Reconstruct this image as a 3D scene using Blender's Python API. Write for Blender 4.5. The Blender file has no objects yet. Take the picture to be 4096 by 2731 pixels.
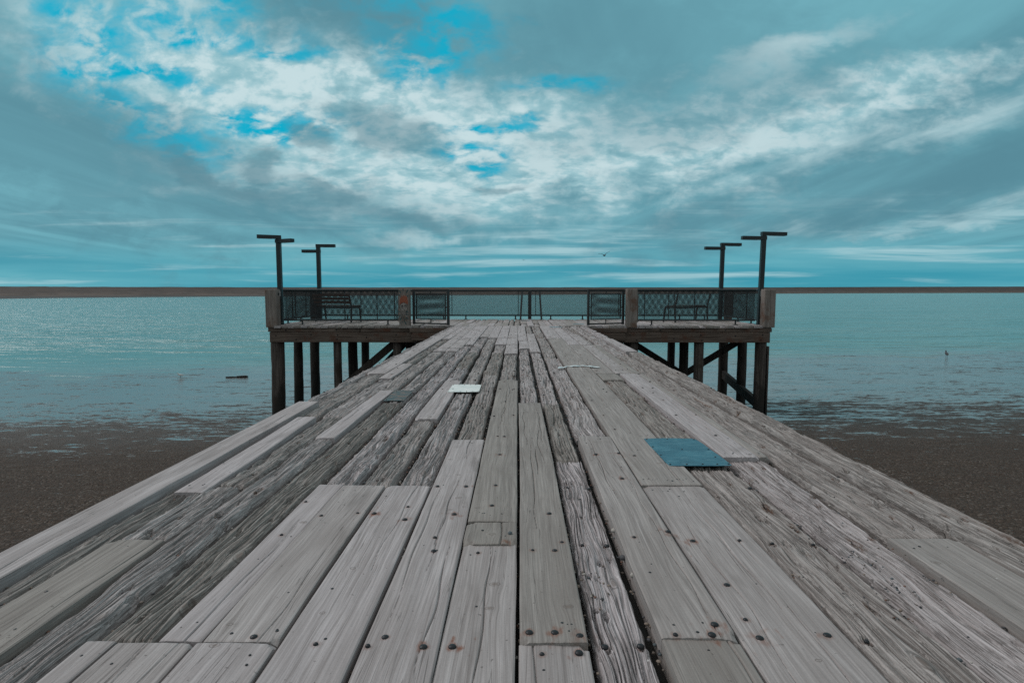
import bpy, math, random
import numpy as np
R = math.radians
scene = bpy.context.scene
col = scene.collection
rng = random.Random(7)

# ------------------------------------------------------------------ helpers
def link(o, parent=None):
    col.objects.link(o)
    if parent is not None: o.parent = parent
    return o
def empty(name, loc=(0,0,0), rz=0.0):
    o = bpy.data.objects.new(name, None); o.empty_display_size = .2
    o.location = loc; o.rotation_euler = (0,0,rz)
    return link(o)
def tag(o, label=None, cat=None, group=None, kind=None):
    if label: o['label'] = label
    if cat: o['category'] = cat
    if group: o['group'] = group
    if kind: o['kind'] = kind
    return o
def npmesh(name, v, quads, mat, parent=None, attrs=None, smooth=True, tris=None):
    me = bpy.data.meshes.new(name)
    v = np.asarray(v, dtype=np.float32)
    nq = 0 if quads is None else len(quads); nt = 0 if tris is None else len(tris)
    me.vertices.add(len(v)); me.vertices.foreach_set('co', v.ravel())
    idx = []
    if nq: idx.append(np.asarray(quads, dtype=np.int32).ravel())
    if nt: idx.append(np.asarray(tris, dtype=np.int32).ravel())
    idx = np.concatenate(idx)
    me.loops.add(len(idx)); me.loops.foreach_set('vertex_index', idx)
    me.polygons.add(nq+nt)
    ls = np.concatenate([np.arange(nq)*4, nq*4+np.arange(nt)*3]).astype(np.int32)
    me.polygons.foreach_set('loop_start', ls)
    me.polygons.foreach_set('use_smooth', np.full(nq+nt, smooth, dtype=bool))
    for k, a in (attrs or {}).items():
        at = me.attributes.new(k, 'FLOAT', 'POINT'); at.data.foreach_set('value', np.asarray(a, dtype=np.float32))
    me.update(calc_edges=True); me.validate()
    me.materials.append(mat)
    o = bpy.data.objects.new(name, me)
    return link(o, parent)
class MB:
    """collects faces of one mesh"""
    def __init__(s): s.v=[]; s.f=[]; s.sm=[]
    def add(s, vs, fs, smooth=False):
        b=len(s.v); s.v+= [tuple(p) for p in vs]; s.f+=[tuple(b+i for i in f) for f in fs]; s.sm+=[smooth]*len(fs)
    def box(s, x0,x1,y0,y1,z0,z1, c=0.0):
        if c<=0:
            vs=[(x,y,z) for z in (z0,z1) for y in (y0,y1) for x in (x0,x1)]
            s.add(vs,[(0,2,3,1),(4,5,7,6),(0,1,5,4),(2,6,7,3),(0,4,6,2),(1,3,7,5)]); return
        # chamfered box: three rings of verts per axis pair
        xs=(x0,x1);ys=(y0,y1);zs=(z0,z1)
        vid={};vs=[]
        for ix in (0,1):
            for iy in (0,1):
                for iz in (0,1):
                    sx=1-2*ix; sy=1-2*iy; sz=1-2*iz
                    for ax in range(3):
                        p=[xs[ix],ys[iy],zs[iz]]
                        d=[sx*c,sy*c,sz*c]
                        for k in range(3):
                            if k!=ax: p[k]+=d[k]
                        vid[(ix,iy,iz,ax)]=len(vs); vs.append(p)
        fs=[]
        for ax in range(3):
            o=[k for k in range(3) if k!=ax]
            for side in (0,1):
                q=[]
                for (i,j) in ((0,0),(1,0),(1,1),(0,1)):
                    k=[0,0,0];k[ax]=side;k[o[0]]=i;k[o[1]]=j
                    q.append(vid[(k[0],k[1],k[2],ax)])
                fs.append(tuple(q))
            # edges along ax
            for (i,j) in ((0,0),(1,0),(1,1),(0,1)):
                a=[0,0,0];b=[0,0,0];a[o[0]]=b[o[0]]=i;a[o[1]]=b[o[1]]=j;b[ax]=1
                fs.append((vid[(a[0],a[1],a[2],o[0])],vid[(b[0],b[1],b[2],o[0])],vid[(b[0],b[1],b[2],o[1])],vid[(a[0],a[1],a[2],o[1])]))
        for ix in (0,1):
            for iy in (0,1):
                for iz in (0,1): fs.append(tuple(vid[(ix,iy,iz,k)] for k in range(3)))
        s.add(vs,fs)
    def tube(s, pts, r, n=10, caps=True, smooth=True):
        pts=[np.array(p,float) for p in pts]
        rs=r if isinstance(r,(list,tuple)) else [r]*len(pts)
        rings=[]
        for i,p in enumerate(pts):
            d=(pts[min(i+1,len(pts)-1)]-pts[max(i-1,0)]); d/=np.linalg.norm(d)
            u=np.cross(d,(0,0,1) if abs(d[2])<.9 else (0,1,0)); u/=np.linalg.norm(u); w=np.cross(d,u)
            rings.append([p+rs[i]*(math.cos(2*math.pi*k/n)*u+math.sin(2*math.pi*k/n)*w) for k in range(n)])
        vs=[q for rg in rings for q in rg]; fs=[]
        for i in range(len(pts)-1):
            for k in range(n): fs.append((i*n+k,i*n+(k+1)%n,(i+1)*n+(k+1)%n,(i+1)*n+k))
        s.add(vs,fs,smooth)
        if caps:
            s.add(rings[0],[tuple(range(n))]); s.add(rings[-1],[tuple(range(n))[::-1]])
    def bar(s, a, b, w, h):
        """rectangular bar from a to b, w horizontal, h vertical"""
        a=np.array(a,float);b=np.array(b,float);d=b-a;d/=np.linalg.norm(d)
        u=np.cross(d,(0,0,1)) if abs(d[2])<.98 else np.array((1.,0,0)); u/=np.linalg.norm(u); t=np.cross(u,d)
        vs=[p+i*u*w/2+j*t*h/2 for p in (a,b) for (i,j) in ((-1,-1),(1,-1),(1,1),(-1,1))]
        s.add(vs,[(0,1,2,3),(7,6,5,4),(0,4,5,1),(1,5,6,2),(2,6,7,3),(3,7,4,0)])
    def poly(s, pts): s.add(pts,[tuple(range(len(pts)))])
    def build(s, name, mat, parent=None):
        me=bpy.data.meshes.new(name); me.from_pydata(s.v,[],s.f)
        me.polygons.foreach_set('use_smooth',s.sm)
        import bmesh
        bm=bmesh.new(); bm.from_mesh(me); bmesh.ops.recalc_face_normals(bm,faces=bm.faces); bm.to_mesh(me); bm.free()
        me.materials.append(mat); me.update()
        return link(bpy.data.objects.new(name,me),parent)
def copy_tree(o, parent=None):
    c=o.copy(); col.objects.link(c)
    if parent is not None: c.parent=parent
    for ch in list(o.children): copy_tree(ch,c)
    return c

# ------------------------------------------------------------------ numpy gradient noise
def _h(ix,iy,seed):
    n=(ix.astype(np.int64)*374761393+iy.astype(np.int64)*668265263+seed*1274126177)&0xffffffff
    n=((n^(n>>13))*1274126177)&0xffffffff
    return ((n^(n>>16))&0xffff)/65535.0*2*math.pi
def pn(x,y,seed=0):
    x=np.asarray(x,float);y=np.asarray(y,float)
    ix=np.floor(x);iy=np.floor(y);fx=x-ix;fy=y-iy
    def g(a,b):
        t=_h(ix+a,iy+b,seed); return np.cos(t)*(fx-a)+np.sin(t)*(fy-b)
    u=fx*fx*fx*(fx*(fx*6-15)+10);v=fy*fy*fy*(fy*(fy*6-15)+10)
    a=g(0,0)*(1-u)+g(1,0)*u; b=g(0,1)*(1-u)+g(1,1)*u
    return (a*(1-v)+b*v)*1.5
def fbm(x,y,seed=0,o=4,g=.5):
    s=0;a=1;f=1
    for k in range(o): s=s+a*pn(x*f,y*f,seed+k*17); a*=g; f*=2.03
    return s
def sst(a,b,x):
    t=np.clip((x-a)/(b-a),0,1); return t*t*(3-2*t)

# ------------------------------------------------------------------ materials
def newmat(name):
    m=bpy.data.materials.new(name); m.use_nodes=True; nt=m.node_tree
    return m,nt,nt.nodes['Principled BSDF']
class NT:
    def __init__(s,nt): s.nt=nt
    def n(s,t,**kw):
        x=s.nt.nodes.new(t)
        for k,v in kw.items():
            if k.startswith('_'): setattr(x,k[1:],v)
        for k,v in kw.items():
            if not k.startswith('_'): s.set(x.inputs[int(k[1:]) if k[0]=='i' and k[1:].isdigit() else k],v)
        return x
    def set(s,i,v):
        if isinstance(v,bpy.types.NodeSocket): s.nt.links.new(v,i)
        elif isinstance(v,(tuple,list)) and i.type=='RGBA' and len(v)==3: i.default_value=(*v,1)
        else: i.default_value=v
    def m(s,op,a,b=0.0,c=0.0,clamp=False):
        x=s.nt.nodes.new('ShaderNodeMath'); x.operation=op; x.use_clamp=clamp
        for i,v in enumerate((a,b,c)): s.set(x.inputs[i],v)
        return x.outputs[0]
    def mix(s,f,a,b,mode='MIX'):
        x=s.nt.nodes.new('ShaderNodeMix'); x.data_type='RGBA'; x.blend_type=mode
        s.set(x.inputs[0],f); s.set(x.inputs[6],a); s.set(x.inputs[7],b)
        return x.outputs[2]
    def ss(s,v,a,b,lo=0.0,hi=1.0):
        x=s.nt.nodes.new('ShaderNodeMapRange'); x.interpolation_type='SMOOTHSTEP'
        for i,q in enumerate((v,a,b,lo,hi)): s.set(x.inputs[i],q)
        return x.outputs[0]
    def noise(s,vec,scale,detail=3,rough=.5,dist=0.0):
        x=s.n('ShaderNodeTexNoise',Vector=vec,Scale=scale,Detail=detail,Roughness=rough,Distortion=dist)
        return x.outputs[0]
    def scale(s,vec,sc,off=None):
        x=s.n('ShaderNodeVectorMath',_operation='MULTIPLY',i0=vec,i1=sc)
        o=x.outputs[0]
        if off is not None:
            x=s.n('ShaderNodeVectorMath',_operation='ADD',i0=o,i1=off); o=x.outputs[0]
        return o
    def comb(s,x,y,z=0.0): return s.n('ShaderNodeCombineXYZ',X=x,Y=y,Z=z).outputs[0]
    def attr(s,name): return s.n('ShaderNodeAttribute',_attribute_name=name).outputs['Fac']
    def obj(s): return s.n('ShaderNodeTexCoord').outputs['Object']

def deck_wood(name, c0, c1, c2, rough):
    """grain along Y, 'tone' per board, 'rust' and 'rot' stains"""
    m,nt,b=newmat(name); k=NT(nt); co=k.obj(); tone=k.attr('tone')
    off=k.comb(k.m('MULTIPLY',tone,41.0),k.m('MULTIPLY',tone,17.0),0.0)
    v=k.n('ShaderNodeVectorMath',_operation='ADD',i0=co,i1=off).outputs[0]
    gs=k.n('ShaderNodeSeparateXYZ',Vector=v); v=k.comb(k.m('ADD',k.attr('gx'),k.m('MULTIPLY',tone,41.0)),gs.outputs[1],gs.outputs[2])
    wob=k.noise(k.scale(v,(3,1.1,3)),1.0,2)
    v2=k.n('ShaderNodeVectorMath',_operation='ADD',i0=v,i1=k.comb(k.m('MULTIPLY',wob,.08 if rough else .03),0.0,0.0)).outputs[0]
    g1=k.noise(k.scale(v2,(70,1.6,70)),1.0,5,.6)
    g2=k.noise(k.scale(v2,(230,5,230)),1.0,3,.6)
    bl=k.noise(k.scale(v,(5,1.3,5)),1.0,4,.6)
    fine=k.noise(v,180.0,2,.6)
    f=k.m('ADD',k.m('MULTIPLY',g1,.6),k.m('MULTIPLY',g2,.4))
    cc=k.mix(k.ss(f,.36,.66),c0,c1)
    cc=k.mix(k.ss(bl,.35,.75,0.0,.75),cc,c2)
    br=k.m('ADD',.74,k.m('MULTIPLY',tone,.50)); br=k.m('MULTIPLY',br,k.m('ADD',.86,k.m('MULTIPLY',fine,.28)))
    cc=k.mix(1.0,cc,k.n('ShaderNodeCombineColor',Red=br,Green=br,Blue=k.m('MULTIPLY',br,k.m('ADD',.94,k.m('MULTIPLY',tone,.10)))).outputs[0],'MULTIPLY')
    fb=k.noise(k.scale(v2,(105,1.3,105) if rough else (62,.7,62)),1.0,4,.6)
    fm=k.ss(k.m('ABSOLUTE',k.m('SUBTRACT',fb,.5)),0.0,.085 if rough else .05,1.0,0.0)
    fm=k.m('MULTIPLY',fm,k.ss(k.noise(k.scale(v,(16,1.6,16)),1.0,3),.30 if rough else .38,.52 if rough else .60))
    cc=k.mix(k.m('MULTIPLY',fm,.72 if rough else .40),cc,(.045,.037,.033) if rough else (.12,.10,.092))
    # drying checks: hairlines along the grain, shade inside the cracks put into the colour
    hl=k.noise(k.scale(v2,(46,.75,46)),1.0,2,.4)
    hd=k.m('ABSOLUTE',k.m('SUBTRACT',hl,.5))
    hm=k.m('MULTIPLY',k.ss(hd,.0,.010,1.0,0.0),k.ss(k.noise(k.scale(v,(7,.8,7)),1.0,2),.45,.58))
    cc=k.mix(k.m('MULTIPLY',hm,.6 if not rough else .35),cc,(.06,.05,.045))
    sk=k.noise(v,55.0,2,.5); cc=k.mix(k.ss(sk,.70,.76,0.0,.6),cc,(.07,.06,.055)); sq=k.noise(v,23.0,1,.3); cc=k.mix(k.ss(sq,.83,.85,0.0,.7),cc,(.62,.62,.60))
    bs_=k.noise(k.scale(v,(9,2.4,9)),1.0,3,.5); cc=k.mix(k.ss(bs_,.60,.75,0.0,.45),cc,(.13,.115,.108))
    st=k.noise(k.scale(v,(60,30,60)),1.0,3,.6)
    cc=k.mix(k.m('MULTIPLY',k.attr('rot'),k.ss(st,.35,.6)),cc,(.10,.056,.036))
    cc=k.mix(k.m('MULTIPLY',k.attr('rust'),k.ss(st,.25,.65)),cc,(.17,.055,.022))
    kn=k.attr('knot'); cc=k.mix(k.ss(kn,.42,.70,0.0,.62),cc,(.14,.108,.092)); cc=k.mix(k.ss(k.m('ABSOLUTE',k.m('SUBTRACT',kn,.36)),.02,.10,.6,0.0),cc,(.10,.08,.07))
    nt.links.new(cc,b.inputs['Base Color'])
    b.inputs['Roughness'].default_value=.78; b.inputs['Specular IOR Level'].default_value=.35
    hh=k.m('ADD',k.m('MULTIPLY',g1,.7),k.m('MULTIPLY',g2,.4)); hh=k.m('SUBTRACT',hh,k.m('MULTIPLY',hm,.8))
    bp=k.n('ShaderNodeBump',Strength=.55 if rough else .35,Distance=.004 if rough else .0025,Height=hh)
    nt.links.new(bp.outputs[0],b.inputs['Normal'])
    return m
def wood(name, c0, c1, axis='Z', stain=None, sc=1.0, bump=.5, tide=None):
    m,nt,b=newmat(name); k=NT(nt); co=k.obj()
    s={'X':(1.2,28,28),'Y':(28,1.2,28),'Z':(28,28,1.2)}[axis]
    oi=k.n('ShaderNodeObjectInfo').outputs['Random']
    v=k.n('ShaderNodeVectorMath',_operation='ADD',i0=co,i1=k.comb(k.m('MULTIPLY',oi,31.0),k.m('MULTIPLY',oi,13.0),k.m('MULTIPLY',oi,7.0))).outputs[0]
    g=k.noise(k.scale(v,tuple(q*sc for q in s)),1.0,6,.65,.3)
    bl=k.noise(k.scale(v,tuple(.6+q*.06 for q in s)),1.6,4,.6)
    cc=k.mix(k.ss(g,.3,.7),c0,c1)
    br=k.m('ADD',.65,k.m('MULTIPLY',bl,.7))
    cc=k.mix(1.0,cc,k.n('ShaderNodeCombineColor',Red=br,Green=br,Blue=br).outputs[0],'MULTIPLY')
    if tide is not None:
        zz=k.n('ShaderNodeSeparateXYZ',Vector=co).outputs[2]
        cc=k.mix(k.ss(k.m('ADD',zz,k.m('MULTIPLY',k.m('SUBTRACT',k.noise(k.scale(co,(5,5,1.2)),1.0,4,.65),.5),2.4)),tide+.25,tide-.35,0.0,.88),cc,(.012,.013,.011))
    if stain:
        st=k.noise(v,2.3,5,.65); cc=k.mix(k.ss(st,.5,.68,0.0,.85),cc,stain)
    nt.links.new(cc,b.inputs['Base Color']); b.inputs['Roughness'].default_value=.85; b.inputs['Specular IOR Level'].default_value=.25
    bp=k.n('ShaderNodeBump',Strength=bump,Distance=.012,Height=g); nt.links.new(bp.outputs[0],b.inputs['Normal'])
    return m
def plain(name, c, rough=.5, metal=0.0, var=.25, sc=14.0, bump=.15):
    m,nt,b=newmat(name); k=NT(nt); co=k.obj(); g=k.noise(co,sc,5,.6)
    br=k.m('ADD',1-var/2,k.m('MULTIPLY',k.m('SUBTRACT',g,.5),var*2))
    cc=k.mix(1.0,c,k.n('ShaderNodeCombineColor',Red=br,Green=br,Blue=br).outputs[0],'MULTIPLY')
    nt.links.new(cc,b.inputs['Base Color']); b.inputs['Roughness'].default_value=rough; b.inputs['Metallic'].default_value=metal
    nt.links.new(k.ss(g,.3,.7,rough*.8,min(1,rough*1.25)),b.inputs['Roughness'])
    bp=k.n('ShaderNodeBump',Strength=bump,Distance=.004,Height=g); nt.links.new(bp.outputs[0],b.inputs['Normal'])
    return m
M={}
M['rough']=deck_wood('weathered_rough_wood',(.20,.183,.176),(.45,.425,.418),(.29,.262,.252),True)
M['smooth']=deck_wood('smooth_grey_wood',(.245,.224,.218),(.40,.374,.366),(.235,.212,.203),False)
M['subdeck']=plain('dark_old_wood',(.035,.030,.026),.95,0,.5,9)
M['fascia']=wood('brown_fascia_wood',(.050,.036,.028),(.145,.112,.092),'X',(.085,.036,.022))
M['pile']=wood('shaded_pile_wood',(.012,.010,.009),(.055,.045,.038),'Z',(.022,.018,.015),1.0,.8,-1.9)  # darker copy for back rows and braces, their shade put into the colour
M['pile_lit']=wood('lit_pile_wood',(.026,.021,.018),(.105,.088,.078),'Z',(.03,.022,.017),1.0,.9,-1.9)  # paler copy for the front row, its daylight put into the colour
M['post']=wood('grey_post_wood',(.13,.112,.10),(.25,.222,.20),'Z',(.13,.075,.052))
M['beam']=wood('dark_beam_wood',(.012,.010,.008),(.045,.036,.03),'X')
M['paint']=plain('dark_green_metal_paint',(.010,.022,.025),.45,0,.15,6,.03)
M['mesh']=plain('dark_expanded_metal',(.016,.019,.020),.55,.2,.3,30)
M['frame']=plain('dark_grey_metal',(.014,.017,.018),.5,0,.2,8,.03)
M['slat']=wood('brown_bench_slats',(.035,.018,.012),(.085,.046,.032),'X',None)
M['bolt']=plain('dark_bolt_iron',(.030,.032,.036),.42,.55,.5,300)
M['sticker']=plain('pale_reflector',(.55,.58,.60),.4,0,.1)
M['bird_w']=plain('white_feathers',(.62,.62,.6),.8,0,.15); M['bird_d']=plain('dark_feathers',(.05,.05,.055),.8,0,.2)
M['log']=wood('wet_driftwood',(.010,.008,.007),(.035,.027,.022),'X')
def metal_sheet(name,c0,c1,c2,rough,metal=.0,peel=None):
    m,nt,b=newmat(name); k=NT(nt); co=k.obj()
    a=k.noise(co,5.0,5,.65); d=k.noise(k.scale(co,(9,40,9)),1.0,4,.6); f=k.noise(co,60.0,3,.6)
    cc=k.mix(k.ss(a,.35,.65),c0,c1); cc=k.mix(k.ss(d,.5,.75,0.0,.7),cc,c2)
    cc=k.mix(k.ss(f,.62,.72,0.0,.6),cc,tuple(q*.5 for q in c0))
    if peel: cc=k.mix(k.ss(k.noise(co,11.0,5,.7),.47,.55),cc,peel)
    nt.links.new(cc,b.inputs['Base Color']); b.inputs['Metallic'].default_value=metal
    nt.links.new(k.ss(a,.3,.7,rough*.75,rough*1.3),b.inputs['Roughness'])
    bp=k.n('ShaderNodeBump',Strength=.25,Distance=.003,Height=a); nt.links.new(bp.outputs[0],b.inputs['Normal'])
    return m
M['blue']=metal_sheet('scuffed_blue_paint',(.012,.085,.130),(.040,.165,.220),(.13,.28,.33),.5)
M['white']=metal_sheet('white_sheet',(.60,.66,.64),(.70,.74,.72),(.52,.58,.57),.6)
M['strip']=metal_sheet('pale_strip',(.50,.60,.62),(.66,.70,.70),(.34,.36,.36),.6)
M['blue_pale']=metal_sheet('pale_blue_metal',(.12,.30,.36),(.18,.38,.44),(.24,.42,.46),.5)
M['green']=metal_sheet('peeling_green_paint',(.035,.065,.070),(.055,.088,.094),(.03,.055,.06),.7,0,(.13,.108,.096))
PLANKS=[
(-1.95,-1.775,-1.60,5.11,"S",38),(-2.0,-1.865,5.31,17.14,"R",0),(-1.72,-1.575,2.82,4.46,"S",42),(-1.77,-1.645,-1.60,2.95,"R",-4),
(-1.635,-1.425,-1.60,2.26,"S",6),(-1.64,-1.425,2.28,2.93,"R",4),(-1.565,-1.40,2.93,4.63,"R",4),(-1.855,-1.625,4.67,7.08,"R",0),
(-1.615,-1.385,4.66,6.67,"R",2),(-1.855,-1.63,7.06,14.17,"S",5),(-1.615,-1.468,6.65,8.01,"S",8),(-1.46,-1.385,6.70,8.07,"R",0),
(-1.62,-1.47,8.06,12.22,"R",5),(-1.46,-1.25,5.86,9.74,"R",0),(-1.62,-1.455,12.34,17.14,"S",0),(-1.85,-1.63,14.33,17.14,"S",0),
(-1.445,-1.245,9.79,10.31,"S",4),(-1.235,-1.035,9.79,10.31,"S",4),(-1.435,-1.245,10.37,13.00,"S",3),(-1.445,-1.245,13.11,17.14,"S",0),
(-1.235,-1.015,10.37,12.44,"S",3),(-1.235,-1.015,12.54,17.14,"S",0),(-1.38,-1.248,3.88,5.78,"S",12),(-1.415,-1.25,-1.60,3.90,"R",6),
(-1.243,-1.158,-1.60,1.59,"S",0),(-1.148,-0.925,-1.60,1.58,"S",2),(-1.235,-1.045,1.59,5.25,"R",0),(-1.235,-1.045,5.22,5.81,"G",8),
(-1.235,-1.05,5.88,9.78,"R",0),(-1.035,-0.912,1.59,2.96,"S",0),(-1.025,-0.842,2.95,8.08,"R",6),(-1.04,-0.862,8.15,10.90,"R",4),
(-1.005,-0.865,10.98,17.14,"S",6),(-0.902,-0.688,1.58,2.93,"S",6),(-0.915,-0.685,-1.60,1.57,"S",9),(-0.832,-0.648,2.96,4.53,"R",0),
(-0.812,-0.635,4.50,6.50,"S",8),(-0.832,-0.648,6.50,7.62,"R",10),(-0.85,-0.655,7.70,9.76,"R",2),(-0.86,-0.66,9.81,12.87,"R",2),
(-0.855,-0.67,12.96,17.14,"S",0),(-0.636,-0.452,2.96,5.71,"R",0),(-0.63,-0.45,5.71,9.71,"R",3),(-0.65,-0.455,9.76,12.57,"R",3),
(-0.655,-0.455,12.68,17.14,"S",0),(-0.676,-0.455,-1.60,2.93,"S",4),(-0.444,-0.230,-1.60,3.88,"S",2),(-0.432,-0.238,3.90,5.19,"R",2),
(-0.432,-0.238,5.23,7.05,"R",0),(-0.445,-0.238,7.07,9.66,"R",4),(-0.445,-0.238,9.74,11.05,"R",0),(-0.445,-0.232,11.06,12.49,"S",4),
(-0.445,-0.232,12.61,17.14,"S",0),(-0.218,-0.005,-1.60,2.26,"S",-6),(-0.222,-0.005,2.24,2.46,"S",4),(-0.218,-0.005,2.46,6.55,"S",8),
(-0.225,-0.012,6.63,9.42,"R",0),(-0.225,-0.012,9.43,11.00,"S",4),(-0.225,-0.012,11.08,12.52,"S",2),(-0.222,-0.012,12.61,17.14,"S",0),
(0.004,0.200,-1.60,1.60,"S",-6),(0.004,0.200,1.59,5.19,"S",3),(0.010,0.196,5.23,7.05,"R",0),(0.010,0.190,7.07,10.18,"R",4),
(0.015,0.195,10.23,11.80,"S",8),(0.000,0.190,11.96,17.14,"S",0),(0.216,0.392,-1.60,3.43,"R",-8),(0.216,0.388,3.44,5.24,"R",-6),
(0.206,0.385,5.23,9.62,"R",0),(0.200,0.370,9.61,13.84,"S",10),(0.200,0.370,14.07,17.14,"R",0),(0.410,0.628,-1.60,1.60,"S",12),
(0.410,0.628,1.59,3.92,"S",20),(0.400,0.625,4.01,8.75,"R",0),(0.392,0.615,8.76,13.23,"R",2),(0.385,0.615,13.34,17.14,"R",0),
(0.640,0.955,-1.60,2.95,"S",2),(0.636,0.948,2.94,12.42,"S",10),(0.630,0.940,12.59,17.14,"S",2),(0.968,1.232,-1.60,3.27,"R",-4),
(0.962,1.212,3.27,6.60,"R",-2),(0.962,1.20,6.55,7.06,"S",8),(0.955,1.185,7.11,10.95,"S",4),(0.955,1.185,11.03,17.14,"S",2),
(1.246,1.492,-1.60,3.48,"R",0),(1.230,1.445,3.44,7.02,"S",14),(1.450,1.510,3.45,7.03,"S",12),(1.195,1.385,7.10,10.93,"S",6),
(1.392,1.505,7.11,10.95,"S",4),(1.195,1.385,11.07,13.69,"S",3),(1.195,1.385,13.81,17.14,"R",0),(1.395,1.505,11.05,17.14,"R",0),
(1.502,1.772,-1.60,2.31,"S",4),(1.520,1.772,2.33,9.16,"R",0),(1.520,1.772,9.20,17.14,"R",0),(1.792,2.01,-1.60,9.47,"R",28),
(1.792,1.99,9.67,12.39,"S",12),(1.792,2.03,12.56,17.14,"R",4),
]
BOLTS=[
(-0.877,2.514,0),(-0.723,2.545,0),(-0.649,2.548,1),(-0.497,2.480,1),(-0.339,2.298,0),(-0.326,2.174,0),(-0.574,1.570,0),(-0.425,1.567,0),
(-0.267,1.564,1),(-0.187,1.579,1),(-0.385,1.609,0),(-0.116,2.920,0),(-0.122,2.639,0),(-0.415,2.924,0),(-0.268,2.920,1),(-1.015,2.702,0),
(-0.764,1.600,0),(-0.052,2.260,1),(-0.155,2.176,0),(-0.512,2.631,0),(-0.977,2.321,0),(-0.288,2.548,1),(0.465,2.266,0),(0.616,2.324,1),
(0.702,2.275,1),(0.892,2.282,0),(0.582,1.655,1),(0.557,1.603,1),(0.452,1.601,0),(0.033,1.636,1),(0.108,1.636,1),(0.180,1.620,1),
(0.067,1.546,0),(0.171,1.555,1),(0.056,2.181,0),(0.142,2.180,0),(0.175,2.254,0),(0.259,2.276,0),(0.357,2.272,0),(0.546,3.003,0),
(0.258,2.965,0),(0.367,2.951,0),(0.250,1.601,0),(0.354,1.606,0),(0.700,1.617,1),(0.695,1.711,0),(0.714,1.923,0),(0.141,2.558,0),
(1.201,2.957,0),(0.903,1.633,1),(1.016,1.629,0),(1.028,2.291,0),(1.188,2.282,0),(-0.187,5.916,0),(-0.043,5.916,0),(-0.118,5.226,0),
(-0.193,4.601,0),(-0.038,4.634,0),(-0.096,3.940,0),(-0.141,3.946,0),(-0.113,3.492,1),(-0.116,2.923,0),(-0.413,2.924,0),(-0.268,2.924,1),
(-0.122,2.640,0),(0.140,2.557,0),(0.258,2.964,0),(0.365,2.946,0),(0.470,3.463,1),(0.613,3.488,1),(0.547,3.006,1),(0.704,3.468,0),
(0.671,5.263,0),(0.869,5.899,0),(0.686,4.626,0),(0.697,4.149,0),(0.529,3.964,0),(0.250,5.663,0),(0.369,3.972,0),(0.365,4.608,0),
(1.360,3.960,0),(1.428,4.634,0),(1.266,4.622,0),(1.327,5.286,0),(1.322,5.666,0),(1.200,2.958,0),
]

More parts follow.
